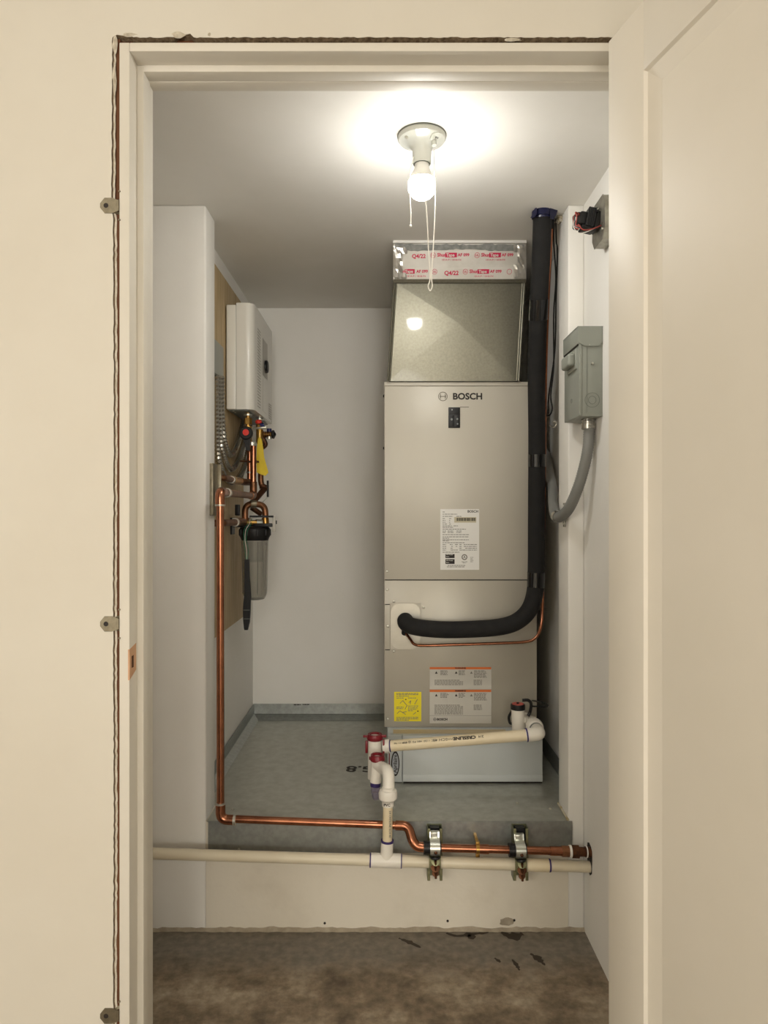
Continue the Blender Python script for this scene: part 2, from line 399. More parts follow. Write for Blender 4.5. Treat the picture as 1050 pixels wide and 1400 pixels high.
# hall behind the camera
struct(MB().box((-1.7, -5.6, 2.44), (1.7, 1.31, 2.5)), 'ceiling_hall', 'hall_paint')
struct(MB().box((-1.78, -5.6, 0), (-1.7, 1.40, 2.44)), 'wall_hall_left', 'hall_paint')
struct(MB().box((1.7, -5.6, 0), (1.78, 1.40, 2.44)), 'wall_hall_right', 'hall_paint')
struct(MB().box((-1.7, -5.6, 0), (1.7, -5.5, 2.44)), 'wall_hall_back', 'hall_paint')
# door leaf, swung open on the right jamb
u = Vector((.236, -.972, 0)).normalized(); nn = Vector((-u.y*-1, 0, 0)); nn = Vector((-.972, -.236, 0)).normalized()
HO = Vector((.401, 1.267, 0)); DW, DH0, DH1 = .885, .012, CH+.84
DM = Matrix(((u.x, nn.x, 0, HO.x), (u.y, nn.y, 0, HO.y), (0, 0, 1, 0), (0, 0, 0, 1)))
dr = thing('door_1', HO, 'cream painted panel door standing open on the right jamb', 'door', kind='structure')
dr['label'] = 'cream painted panel door standing open on the right jamb'
st, rl = .106, .115
T = .035
for s0, s1 in ((0, st), (DW-st, DW)): MB().obox(DM, (s0, -T, DH0), (s1, 0, DH1), .0012).build('stile', 'door_paint', dr)
for z0, z1 in ((DH1-rl, DH1), (DH0, DH0+.2)): MB().obox(DM, (st, -T, z0), (DW-st, 0, z1), .0006).build('rail', 'door_paint', dr)
z0, z1 = DH0+.2, DH1-rl
MB().obox(DM, (st-.005, -T+.012, z0-.005), (DW-st+.005, -.012, z1+.005)).build('panel', 'door_paint', dr)
prof = [(0, 0), (.003, -.006), (.033, -.0119), (0, -.0119)]
for side in (0, 1):
    fl = lambda y: y if side == 0 else -T-y
    X0, X1 = st-.0005, DW-st+.0005
    P = lambda s, y, z: DM @ Vector((s, fl(y), z))
    corners = [(X0, z0, 1, 1), (X1, z0, -1, 1), (X1, z1, -1, -1), (X0, z1, 1, -1)]
    for i in range(4):
        A, B = corners[i], corners[(i+1) % 4]
        rows = [[P(A[0]+A[2]*o, y, A[1]+A[3]*o) for o, y in prof], [P(B[0]+B[2]*o, y, B[1]+B[3]*o) for o, y in prof]]
        MB().grid(rows).build('moulding', 'door_paint', dr, angle=20)
for z in (.25, 1.05, 1.82):
    hg = MB(); hg.cyl((.447, 1.289, z), (.447, 1.289, z+.09), .007, 12); hg.obox(DM, (-.0015, -.033, z), (.0005, -.004, z+.09))
    hg.build('hinge', 'clamp_zinc', dr)

# drywall clips hooked over the sawn edge
def clip(py, label):
    t = thing('drywall_clip', at(150, py, D0-.0005), label, 'clip', 'metal drywall clips beside the left jamb')
    c = at(150, py, D0-.001); k = D0/F
    out = [(-13, 3), (-13, -3), (-7, -10.5), (3, -10.5), (12.5, -7), (12.5, 7), (3, 10.5), (-7, 10.5)]
    M = FRONT(c)
    shape([[(x*k, y*k) for x, y in out], circ(3.4*k, 16, -5*k, 0)], M, .0006, 'plate', 'bracket_zinc', t)
    for sgn in (-1, 1):
        rows = []
        for i in range(6):
            s = i/5
            rows.append([(c.x+(4+8.5*s)*k, c.y-.0005+.004*s, c.z+sgn*(7+1*s)*k), (c.x+(4+8.5*s)*k, c.y+.004+.006*s, c.z+sgn*(9+6*s*s)*k)])
        MB().grid(rows).build('flange', 'bracket_zinc', t)
        MB().box((c.x+12*k, c.y-.0014, c.z+sgn*19.5*k-.0015), (c.x+14.5*k, c.y+.002, c.z+sgn*19.5*k+.0015), .0004, 1).build('barb', 'bracket_zinc', t)
    MB().lathe([(4.5*k, 0), (4.5*k, .0008)], (c.x-5*k, D0-.0002, c.z), (0, -1, 0), 16).build('screw_hole', 'ink', t, label='dark round screw hole')
clip(281, 'grey metal drywall clip at the upper end of the sawn wall edge')
clip(853, 'grey metal drywall clip just above the bare wood strike mortise')
clip(1389, 'dark metal drywall clip low on the sawn wall edge, nearest the floor')

# ------------------------------------------------------------------ drain pan
pan = thing('drain_pan', V(0, 2.5, ZP), 'shallow galvanized sheet metal drain pan lining the raised niche floor', 'drain pan')
pl0, pr0 = NL+.004, NR-.004
MB().prism([V(x, d, ZP-.002) for x, d in ((PL+.004, DP-.004), (PR-.002, DP-.004), (PR-.002, DN+.002), (pr0, DN+.002), (pr0, DB-.002), (pl0, DB-.002), (pl0, DN+.002), (PL+.004, DN+.002))], (0, 0, .002)).build('pan_floor', 'galv_floor', pan)
MB().box(V(PL+.008, DP-.005, ZP-.089), V(PR+.010, DP-.0035, ZP+.0005)).build('apron', 'galv', pan)
UP = .056
MB().box(V(pl0, DB-.003, ZP), V(pr0, DB-.001, ZP+UP)).build('back_upstand', 'galv', pan)
MB().box(V(pl0, DN+.002, ZP), V(pl0+.002, DB-.002, ZP+UP)).build('side_upstand', 'galv', pan)
MB().box(V(pr0-.002, DN+.002, ZP), V(pr0, DB-.002, ZP+UP)).build('side_upstand', 'galv', pan)
MB().poly([V(pl0, DB-.003, ZP+.014), V(pr0, DB-.003, ZP+.014), V(pr0, DB-.06, ZP+.001), V(pl0+.03, DB-.06, ZP+.001)]).build('cove', 'galv', pan)
MB().poly([V(pl0+.002, DB-.003, ZP+.014), V(pl0+.03, DB-.06, ZP+.001), V(pl0+.03, DN+.01, ZP+.001), V(pl0+.002, DN+.01, ZP+.014)]).build('cove', 'galv', pan)
p = V(-.075, 2.415, ZP+.0004)
text('G.8', .075, frame(p, (-1, .05, 0), (0, -1, 0)), 'ink', pan, 'marker_writing', sx=1.0, bold=.02)
M = FRONT(V(-.355, DB-.0032, ZP+UP-.004)); bars(M, [(-.03, .0, 0), (.008, .038, .001)], 'ink', pan, 'marker_writing', h=.004)
for (x, d) in ((-.445, 2.085), (.49, 2.09), (.40, 2.13)): screw(V(x, d, ZP), 'screw_zinc', pan, .005, (0, 0, 1))
c = at(327, 1160, DP); screw((c.x, DP-.005, c.z), 'screw_zinc', pan, .004)
# caulk bead at the foot of the right pillar
MB().tube(catmull([V(PR-.001, DP, ZP+.003), V(PR-.001, 2.06, ZP+.005), V(PR-.001, DN, ZP+.004)], 4), .004, 8).build('caulk_bead', 'grout', pan)

# ------------------------------------------------------------------ filter cabinet under the air handler
AF = 2.28
fc = thing('filter_cabinet', V(.26, 2.6, ZP), 'white metal air filter cabinet under the grey air handler', 'filter cabinet')
fx0, fx1, fz1 = .0115, .510, -.719
MB().box(V(fx0, AF+.012, ZP+.001), V(fx1-.002, 2.92, fz1), .003).build('body', 'filter_white', fc)
MB().box(V(.060, AF, ZP+.008), V(fx1, AF+.03, fz1), .003).build('door', 'filter_white', fc)
MB().box(V(.060, AF-.002, ZP+.008), V(fx1, AF+.002, ZP+.030), .0015).build('door_lip', 'filter_white', fc)
MB().box(V(fx0, AF+.004, ZP+.004), V(.058, AF+.03, fz1), .003).build('end_cap', 'filter_white', fc)
MB().box(V(.062, AF+.004, ZP+.0012), V(fx1-.001, AF+.011, ZP+.009)).build('base_gap', 'dark_seam', fc)
MB().box(V(.03, AF+.022, fz1-.001), V(.40, AF+.062, fz1+.0012)).build('top_edge_strip', 'tan_strip', fc, label='tan strip')  # thin tan strip laid along the cabinet top
bc = at(540.5, 1044, AF+.003)
shape([circ(.0135, 32, 0, 0, .040)], FRONT(bc), .001, 'badge', 'ink', fc)
bo = shape([circ(.0100, 32, 0, 0, .034)], FRONT(bc+Vector((0, -.0012, 0))), .0004, 'badge_face', 'badge_silver', fc)
text('Aprilaire', .0165, frame(bc+Vector((0, -.0018, 0)), (0, 0, 1), (-1, 0, 0)), 'ink', fc, bold=.015)

# ------------------------------------------------------------------ air handler
HF = 2.367
hx0, hx1, hz0, hz1 = .0005, .5100, -.7175, .4345
zs = (700-793)*HF/F
ah = thing('air_handler', V(.255, 2.64, hz0), 'tall grey metal air handler with two front panels and a drain below', 'air handler')
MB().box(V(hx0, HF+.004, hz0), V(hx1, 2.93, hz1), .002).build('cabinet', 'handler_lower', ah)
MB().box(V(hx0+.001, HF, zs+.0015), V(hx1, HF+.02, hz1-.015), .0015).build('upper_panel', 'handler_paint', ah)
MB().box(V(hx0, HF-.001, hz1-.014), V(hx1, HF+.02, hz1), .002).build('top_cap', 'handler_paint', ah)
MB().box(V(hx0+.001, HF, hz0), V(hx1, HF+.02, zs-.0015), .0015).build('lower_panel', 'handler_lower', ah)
MB().box(V(hx0+.003, HF+.002, zs-.002), V(hx1-.002, HF+.006, zs+.002)).build('panel_gap', 'dark_seam', ah)
k = HF/F
def hp(px, py, off=0): return at(px, py, HF-off)
# emblem and lettering
eb = hp(605.5, 542, .0008)
em = shape([circ(6.4*k), circ(5.5*k)], FRONT(eb), .0003, 'emblem', 'emblem_grey', ah)
shape([[(-3.6*k, -3.3*k), (-2.8*k, -3.3*k), (-2.8*k, -.5*k), (2.8*k, -.5*k), (2.8*k, -3.3*k), (3.6*k, -3.3*k), (3.6*k, 3.3*k), (2.8*k, 3.3*k), (2.8*k, .5*k), (-2.8*k, .5*k), (-2.8*k, 3.3*k), (-3.6*k, 3.3*k)]], FRONT(eb), .0003, 'emblem_bars', 'emblem_grey', em)
for sx_ in (-1, 1):
    pts = [(sx_*4.2*k*math.cos(a), 4.2*k*math.sin(a)) for a in [(-.7+1.4*i/10) for i in range(11)]]
    pts += [(sx_*3.4*k*math.cos(a), 3.4*k*math.sin(a)) for a in [(.7-1.4*i/10) for i in range(11)]]
    shape([pts], FRONT(eb), .0003, 'emblem_arc', 'emblem_grey', em)
text('BOSCH', 12.0*k, FRONT(hp(639.3, 542.3, .0008)), 'ink', ah, bold=.035, sx=1.04)
# breaker switch
a, b_ = hp(613, 585), hp(629, 557)
bs = MB().box((a.x, HF-.004, a.z), (b_.x, HF+.002, b_.z), .001).build('breaker_switch', 'black_plastic', ah)
MB().box(hp(614.5, 566, .005), hp(627.5, 558.5, .003), .0005).build('breaker_head', 'black_plastic', bs)
for x0 in (614.5, 621.5): MB().box(hp(x0, 583, .0055), hp(x0+6, 568, .003), .0008).build('toggle', 'black_plastic', bs)
for (x, y, r) in ((617.5, 573.3, 1.5), (625.3, 572.8, 1.3), (625.6, 579.5, 1.2), (618, 560.2, 1.1)):
    MB().lathe([(r*k, 0), (r*k, .0006)], hp(x, y, .0056), (0, -1, 0), 10).build('switch_mark', 'toggle_grey', bs)
MB().box(hp(629, 556.9, .0004), hp(641, 556.4, -.001)).build('panel_scratch', 'dark_seam', ah)
# rating plate sticker
rp = MB().box(hp(602, 779, .0006), hp(655, 696, -.001)).build('rating_sticker', 'label_white', ah)
M = FRONT(hp(602, 779, .0007))
W_, H_ = 53*k, 83*k
rows = []
for (x0, x1, yy) in ((3, 6, 79), (3, 23, 76), (3, 17, 73), (22, 29, 73), (3, 7, 70), (12, 15, 70), (3, 7, 67.5), (12, 13.5, 67.5), (3, 7, 65), (12, 13.5, 65), (3, 9, 62.5), (12, 14.5, 62.5),
                     (3, 16, 60), (18, 24, 60), (3, 18, 58), (3, 35, 55.5), (3, 8, 53), (10, 18, 53), (22, 29, 53), (3, 8, 51), (10, 18, 51), (22, 29, 51), (3, 39, 48), (3, 39, 45), (3, 12, 43), (3, 39, 41), (3, 12, 39.5), (3, 33, 37),
                     (3, 8, 34.5), (13, 17, 34.5), (20, 24, 34.5), (26, 30, 34.5), (32, 50, 34.5), (3, 8, 32), (15, 17, 32), (21, 23, 32), (26, 29, 32), (32, 50, 32), (3, 8, 29.5), (14, 17, 29.5), (26, 29, 29.5), (34, 50, 29.5), (3, 8, 27), (14, 24, 27), (26, 50, 27), (3, 26, 24), (10, 34, 6), (9, 34, 4)):
    rows.append((x0*k, x1*k, yy*k))
bars(M, rows, 'ink_soft', rp, h=.0021)
text('BOSCH', .011, FRONT(hp(646.5, 699.3, .0008)), 'ink', rp, bold=.03)
MB().box(hp(621, 714.5, .0008), hp(651, 707, 0)).build('barcode_field', 'barcode_tan', rp)
bcb = MB(); x = 624.
while x < 650:
    wd = random.choice((.5, .8, 1.3)); bcb.box(hp(x, 712.3, .0012), hp(x+wd, 708, .0004)); x += wd+random.choice((.4, .7))
bcb.build('barcode', 'ink', rp)
for y0, y1 in ((771, 764.5), (763, 757.5)):
    q = MB().box(hp(609, y0, .0009), hp(621.5, y1, 0), .0003, 1).build('certification_mark', 'ink', rp)
    bars(FRONT(hp(610, y0-2, .001)), [(0, 4*k, 0), (0, 5*k, 2.8*k), (5.5*k, 10*k, 2.5*k)], 'label_grey', rp, h=.002)
shape([circ(4*k), circ(2.6*k)], FRONT(hp(635, 761.7, .0009)), .0002, 'certification_ring', 'ink_soft', rp)
text('A', .011, FRONT(hp(635, 761.7, .0009)), 'ink', rp, bold=.02)
bars(FRONT(hp(631, 768, .0009)), [(0, 8*k, 0), (1.5*k, 6*k, -1.5*k), (12*k, 16*k, 6*k), (12*k, 16*k, 4*k), (12*k, 17*k, 2*k), (12*k, 16*k, 0)], 'ink_soft', rp)
# warning stickers on the lower panel
def warn(y0, y1, yo, nm, foot):
    w_ = MB().box(hp(587.5, y1, .0006), hp(671.5, y0, -.001)).build(nm, 'label_grey', ah)
    MB().box(hp(587.5, yo+3.2, .0009), hp(671.5, yo, 0)).build('orange_band', 'label_orange', w_)
    text('WARNING', .0075, FRONT(hp(629.5, yo+1.6, .0011)), 'ink', w_, bold=.04)
    rows = []
    for c0, c1 in ((602, 614), (627, 636), (648, 666)):
        for r_ in range(6 if c0 > 640 else 4): rows.append(((c0-587)*k, (c1-587-random.uniform(0, 3))*k, -(5+r_*1.8)*k))
    for r_ in range(7 if foot else 4): rows.append((7*k, (46 if r_ else 42)*k, -((21 if foot else 18)+r_*2.0)*k))
    for r_ in range(4): rows.append((60.5*k, 72*k, -((18 if not foot else 21)+r_*2.0)*k))
    bars(FRONT(hp(587, yo, .0007)), rows, 'ink_soft', w_, h=.0022)
    for cx in (596.5, 623.7, 644.5):
        c = hp(cx, yo+7.5, .0008); shape([[(-1.8*k, -1.5*k), (1.8*k, -1.5*k), (0, 1.8*k)]], FRONT(c), .0002, 'hazard_triangle', 'ink' if cx < 640 else 'ink_soft', w_)
    return w_
warn(912, 942.3, 912, 'warning_sticker', False)
w2 = warn(943, 989, 943, 'warning_sticker', True)
MB().box(hp(587.5, 978.6, .0009), hp(671.5, 978.2, 0)).build('rule_line', 'ink_soft', w2)
shape([circ(2.1*k, 20), circ(1.6*k, 20)], FRONT(hp(594.5, 983.5, .0009)), .0002, 'emblem', 'ink', w2)
MB().box(hp(593.4, 983.8, .0011), hp(595.6, 983.2, .0006)).build('emblem_bars', 'ink', w2)
text('BOSCH', 4.2*k, FRONT(hp(604.6, 983.6, .0009)), 'ink', w2, bold=.04, sx=1.05)
ys = MB().box(hp(538.8, 986.2, .0006), hp(576, 945.8, -.001), .0004, 1).build('instruction_sticker', 'label_yellow', ah)
rows = [(3*k, 33*k, -2.2*k), (3*k, 34*k, -3.8*k), (3*k, 20*k, -6*k), (3*k, 13*k, -8.5*k), (19*k, 30*k, -8.5*k), (3*k, 13*k, -21*k), (3*k, 12*k, -23*k), (19*k, 33*k, -19.5*k), (19*k, 32*k, -22*k), (19*k, 30*k, -24*k), (19*k, 26*k, -26*k), (3*k, 33*k, -35*k), (3*k, 33*k, -37*k), (3*k, 20*k, -38.8*k)]
bars(FRONT(hp(538.8, 945.8, .0007)), rows, 'ink_soft', ys, h=.0022)
dg = MB(); M = FRONT(hp(538.8, 945.8, .0009))
for (x0, y0, x1, y1) in ((8, 16, 12, 12), (12, 12, 17, 18), (20, 15, 23, 12), (23, 12, 22, 17), (28, 17, 32, 10), (4, 30, 8, 26), (8, 26, 16, 31), (12, 28, 17, 27), (26, 31, 30, 28), (15, 24, 18, 18)):
    dg.tube([M @ Vector((x0*k, -y0*k, 0)), M @ Vector((x1*k, -y1*k, 0))], .0009, 6)
dg.build('diagram_lines', 'ink_soft', ys, kind='stuff')
for (x, y) in ((16, 10.5), (32.5, 26.5)): shape([circ(.0022, 12)], FRONT(hp(538.8+x, 945.8+y, .0008)), .0002, 'diagram_arrow', 'ink', ys)
# line port plate
def rrect(x0, x1, y0, y1, r, n=8):
    out = []
    for cx, cy, a0 in ((x1-r, y1-r, 0), (x0+r, y1-r, PI/2), (x0+r, y0+r, PI), (x1-r, y0+r, 1.5*PI)):
        for i in range(n+1): a = a0+PI/2*i/n; out.append((cx+r*math.cos(a), cy+r*math.sin(a)))
    return out
pc = hp(554.5, 856, .001)
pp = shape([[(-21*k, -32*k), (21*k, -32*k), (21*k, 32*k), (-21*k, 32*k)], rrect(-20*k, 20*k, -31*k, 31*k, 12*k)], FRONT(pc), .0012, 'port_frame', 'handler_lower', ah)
shape([rrect(-20*k, 20*k, -31*k, 31*k, 12*k)], FRONT(pc+Vector((0, .0006, 0))), .0004, 'port_plate', 'steel_plate', ah)
gr = at(554.3, 848.5, HF)
MB().lathe([(9.6*k, -.002), (9.6*k, .004), (8.4*k, .006), (8.0*k, .001)], gr, (0, -1, 0), 26, False).build('grommet', 'label_grey', ah)
for (x, y) in ((538.5, 822), (579, 830.5), (538.5, 890.5), (530.2, 856), (529.3, 781), (529.3, 806), (529.8, 983)): screw(hp(x, y, .0012), 'screw_zinc', ah, .0042)
for y in (826.3, 888.3): MB().box(hp(526.5, y+.6, .0006), hp(533, y-.6, -.001)).build('slot', 'dark_seam', ah)
MB().box(hp(533.2, 888, .0004), hp(533.7, 826, -.001)).build('strip_seam', 'dark_seam', ah)
# side bolt heads
for y in (540, 612): screw(V(hx0, HF+.02, (700-y)*k), 'black_plastic', ah, .005, (-1, 0, 0))

# ------------------------------------------------------------------ supply plenum
pt, pb, pd = 2.28, 2.521, 2.356
dp = thing('duct_plenum', V(.24, 2.6, hz1), 'galvanized sheet metal duct plenum rising from air handler to ceiling', 'duct')
def pf(px, py):                         # point on the sloping front face seen at that height
    z0_, z1_ = hz1, ZC
    # z = (700-py)*d/F and d = pb + (pt-pb)*(z-z0)/(z1-z0)
    m = (pt-pb)/(z1_-z0_); s = (700-py)/F; d = (pb-m*z0_)/(1-m*s)
    return at(px, py, d)
TL, TR, BL, BR = at(539, 331, pt), at(717.5, 331, pt), at(531, 523, pd), at(708, 523, pd)
TL.z = TR.z = CH+ZC; BL.z = BR.z = CH+hz1

tl = pf(540, 386); trr = pf(716, 386)
nrm = (TR-TL).cross(tl-TL).normalized()
if nrm.y > 0: nrm = -nrm
m1, m2 = BL.lerp(TL, .30), BR.lerp(TR, .30)
cen = (tl+trr+BL+BR)/4 + Vector((0, -.008, 0))
cen.x += .004; cen.z += .03
fp = MB()
for A, B in ((BL, BR), (BR, trr), (trr, tl), (tl, BL)): fp.poly([A, B, cen])
fp.build('front_panel', 'duct', dp, angle=.5, label='cross-broken front sheet')
BKL, BKR = Vector((BL.x, 2.9, BL.z)), Vector((BR.x, 2.9, BR.z)); TKL, TKR = Vector((TL.x, 2.95, TL.z)), Vector((TR.x, 2.95, TR.z))
MB().poly([BL, tl, TL, TKL, BKL]).poly([BR, trr, TR, TKR, BKR]).poly([BKL, BKR, TKR, TKL]).poly([TL, TR, trr, tl]).build('side_sheets', 'duct', dp)
for A, B, s_ in ((BL, tl, -1), (BR, trr, 1)):
    for off in (0, .008):
        MB().tube([A+Vector((s_*(.002+off*.2)-s_*off, -.002, 0)), B+Vector((s_*(.002+off*.2)-s_*off, -.002, 0))], .0032, 8).build('standing_seam', 'duct', dp)
# collar: mastic, foil and printed tape
exp = (TR-TL).normalized(); eyp = (TL-tl); eyp = (eyp-exp*eyp.dot(exp)).normalized()
def strip(py0, py1, x0, x1, m, nm, off, parent=dp):
    A, B, Cc, Dd = [pf(x, y)+nrm*off for x, y in ((x0, py1), (x1, py1), (x1, py0), (x0, py0))]
    return MB().prism([A, B, Cc, Dd], -nrm*(off+.001)).build(nm, m, parent)
strip(331, 386, 538, 718.5, 'foil_band', 'collar', .003)
MB().box(V(TL.x-.004, pt-.008, ZC-.008), V(TR.x+.004, pt+.02, ZC+.001)).build('ceiling_flange', 'label_white', dp)
msx = []
k2 = 2.3/F
top = [pf(540+i*(716-540)/40, 333.5+random.uniform(-1, 1.2)-2*math.sin(i*.5)*.4)+nrm*.006 for i in range(41)]
bot = [pf(540+i*(716-540)/40, 341.5+random.uniform(-.8, .8)+1.2*math.sin(i*.23))+nrm*.006 for i in range(41)]
MB().grid([top, bot]).build('mastic_bead', 'mastic', dp)
t1 = strip(343.5, 359, 538, 718.5, 'foil_band', 'foil_tape', .005)
t2 = strip(366.5, 381, 538, 718.5, 'foil_band', 'foil_tape', .0055)
def tp(px, py, off=.0062): return frame(pf(px, py)+nrm*off, exp, eyp)
def tape_set(x, y, parent, base=0):      # ring mark, word, block word, code
    shape([circ(3.6*k2, 20), circ(3.1*k2, 20)], tp(x, y), .0002, 'printed_ring', 'tape_red', parent)
    text('UL', 3.6*k2, tp(x, y), 'tape_red', parent, 'printed_lettering', bold=.03)
    text('Shur', 6.4*k2, tp(x+11.5, y-.3), 'tape_red', parent, 'printed_lettering', bold=.03)
    q = tp(x+24.5, y-.3); MB().obox(q, (-8*k2, -3*k2, 0), (8*k2, 3*k2, .0003)).build('printed_block', 'tape_red', parent)
    text('Tape', 5.6*k2, tp(x+23.5, y-.2, .0067), 'foil_band', parent, 'printed_lettering', bold=.03)
    text('AF 099', 5.4*k2, tp(x+41.5, y-.3), 'tape_red', parent, 'printed_lettering', bold=.03)
    text('181A-P / 181B-FX', 3.2*k2, tp(x+25, y+6.3), 'tape_red', parent, 'printed_lettering', sx=1.15)
tape_set(592, 348.5, t1); tape_set(652, 348.5, t1)
text('Q4/22', 7.2*k2, tp(572.5, 350), 'tape_red', t1, 'printed_lettering', bold=.03)
tape_set(636, 371, t2)
shape([circ(3.6*k2, 20), circ(3.1*k2, 20)], tp(594, 371), .0002, 'printed_ring', 'tape_red', t2); text('UL', 3.6*k2, tp(594, 371), 'tape_red', t2, 'printed_lettering', bold=.03)
MB().obox(tp(560, 370.5), (-7*k2, -3*k2, 0), (7*k2, 3*k2, .0003)).build('printed_block', 'tape_red', t2)
text('Tape', 5.6*k2, tp(559, 370.6, .0067), 'foil_band', t2, 'printed_lettering', bold=.03)
text('AF 099', 5.4*k2, tp(577, 370.7), 'tape_red', t2, 'printed_lettering', bold=.03)
text('Shur', 6.4*k2, tp(547, 370.7), 'tape_red', t2, 'printed_lettering', bold=.03)
text('181A-P / 181B-FX', 3.2*k2, tp(569, 377.2), 'tape_red', t2, 'printed_lettering', sx=1.15)
text('Q4/22', 7.6*k2, tp(617, 373), 'tape_red', t2, 'printed_lettering', bold=.03)
shape([circ(3.6*k2, 20), circ(3.1*k2, 20)], tp(696, 371), .0002, 'printed_ring', 'tape_red', t2)
MB().obox(tp(712, 370.5), (-5*k2, -3*k2, 0), (5*k2, 3*k2, .0003)).build('printed_block', 'tape_red', t2)
# crumpled foil at both corners
for x0, x1, y0, y1 in ((537.5, 557, 336, 383), (701, 719, 333, 384)):
    rows = []
    for j in range(10):
        rows.append([pf(x0+(x1-x0)*i/6, y0+(y1-y0)*j/9)+nrm*(.0062+random.uniform(0, .006) if 0 < i < 6 and 0 < j < 9 else .0045) for i in range(7)])
    b = MB(); vs = rows
    for j in range(9):
        for i in range(6):
            if x0 < 600 and (i >= 4 and j in (2, 3, 4, 5, 6)): continue
            if x0 > 600 and (i <= 1 and j in (2, 3, 4)): continue
            b.poly([vs[j][i], vs[j][i+1], vs[j+1][i+1]]); b.poly([vs[j][i], vs[j+1][i+1], vs[j+1][i]])
    b.build('crumpled_foil', 'foil', dp, angle=1)
strip(381, 386, 538, 718.5, 'duct', 'collar_lip', .008)

# ------------------------------------------------------------------ refrigerant lines
rl_ = thing('suction_line', V(.46, 2.05, ZC-.02), 'thick black foam insulated refrigerant pipe dropping from ceiling into handler', 'pipe')
P = [at(742, 281, 2.055), at(740.5, 330, 2.085), at(736.5, 420, 2.155), at(733.5, 500, 2.22), at(734, 600, 2.268), at(733.5, 700, 2.283), at(733, 780, 2.288)]
arc = [at(731, 812, 2.288), at(722.5, 835, 2.288), at(706, 850, 2.29), at(684, 857, 2.291), at(650, 860, 2.292), at(610, 861, 2.293), at(580, 859, 2.295)]
end = [at(563, 856, 2.312), at(555.5, 852, 2.335), at(554.3, 849, 2.362), at(554.3, 848.5, 2.372)]
pth = catmull(P+arc+end, 7)
MB().tube(pth, .0272, 22).build('foam_insulation', 'foam', rl_, angle=60)
def band(y0, y1, m, extra=.0012, n=4):
    pts = [q for q in pth if y0 <= 700-(q.z-CH)*F/q.y <= y1 and q.x > .40]
    return MB().tube(pts, .0272+extra, 22).build('tape_band', m, rl_, angle=60)
pth = catmull(P+arc, 24)
band(409, 440, 'vinyl_black'); band(621, 642, 'vinyl_black'); band(782, 803, 'vinyl_black')
tb = band(283, 298, 'vinyl_navy', .004)
# loose navy tape flaps at the ceiling
c = at(742, 290, 2.03)
fl_ = MB(); fl_.grid([[at(731, 284, 2.035), at(729, 292, 2.04), at(725, 298, 2.05)], [at(734, 284, 2.02), at(734, 292, 2.025), at(731, 297, 2.03)]])
fl_.grid([[at(752, 284, 2.03), at(752, 292, 2.03), at(752, 299, 2.03)], [at(763, 285, 2.045), at(761, 293, 2.045), at(757, 300, 2.05)]])
fl_.build('tape_flap', 'vinyl_navy', rl_)
MB().cyl(at(741, 292, 2.056)+Vector((0, 0, .02)), at(741, 292, 2.056)-Vector((0, 0, .012)), .0295, 22).build('tape_collar', 'vinyl_navy', rl_)
ll = thing('liquid_line', at(745, 320, 2.11), 'thin bare copper refrigerant line beside the black insulated pipe', 'pipe')
cp = [at(754, 284, 2.09), at(753.5, 330, 2.11), at(749, 420, 2.175), at(746, 520, 2.262), at(744.5, 640, 2.308), at(743.5, 720, 2.322), at(742, 790, 2.324), at(741.5, 835, 2.322), at(739, 858, 2.316), at(732, 872, 2.305), at(718, 877.5, 2.305),
      at(680, 879.5, 2.305), at(620, 881.5, 2.305), at(580, 882.5, 2.307), at(567, 881, 2.315), at(561, 874, 2.335), at(556, 867, 2.355), at(554, 863, 2.367)]
MB().tube(catmull(cp, 6), .0048, 12).build('copper_tube', 'copper', ll, angle=60)
MB().cyl(at(553.2, 866, 2.358), at(553.6, 861, 2.372), .0105, 14).build('foam_sleeve', 'foam', ll)
MB().tube(catmull([at(755, 284, 2.08), at(755, 297, 2.085), at(754, 312, 2.095)], 4), .0072, 12).build('foam_sleeve', 'foam', ll)
# thermostat cables
cb = MB().tube(catmull([at(758, 298, 2.11), at(757, 330, 2.2), at(760, 380, 2.25), at(757, 430, 2.25), at(757, 500, 2.25), at(753, 540, 2.26), at(755, 558, 2.27), at(752, 567, 2.28), at(748, 568, 2.29)], 6), .0024, 8)
cb.build('control_cable', 'cable_black', None, 'thin black control cable hanging in a loop beside the black insulated pipe', 'cable')
MB().tube(catmull([at(760, 299, 2.09), at(760.5, 330, 2.14), at(762, 345, 2.2), at(760, 420, 2.24), at(758.5, 480, 2.26), at(750.5, 540, 2.28), at(749.5, 566, 2.29)], 6), .0024, 8).build('control_cable', 'cable_black', None, 'second thin black control cable running down close to the right pillar', 'cable')
# foam filler where the lines pass the ceiling
b = MB()
for i in range(26):
    c = at(random.uniform(760, 772), random.uniform(281, 292), 2.10); r = random.uniform(.003, .008)
    bmesh.ops.create_icosphere(b.bm, subdivisions=1, radius=r, matrix=Matrix.Translation((c.x, 2.10+random.uniform(-.02, .01), CH+ZC-random.uniform(.001, .014))))
b.build('sealant_foam', 'grout', None, 'crumbly cream sealant foam at the ceiling beside the right pillar', 'sealant')

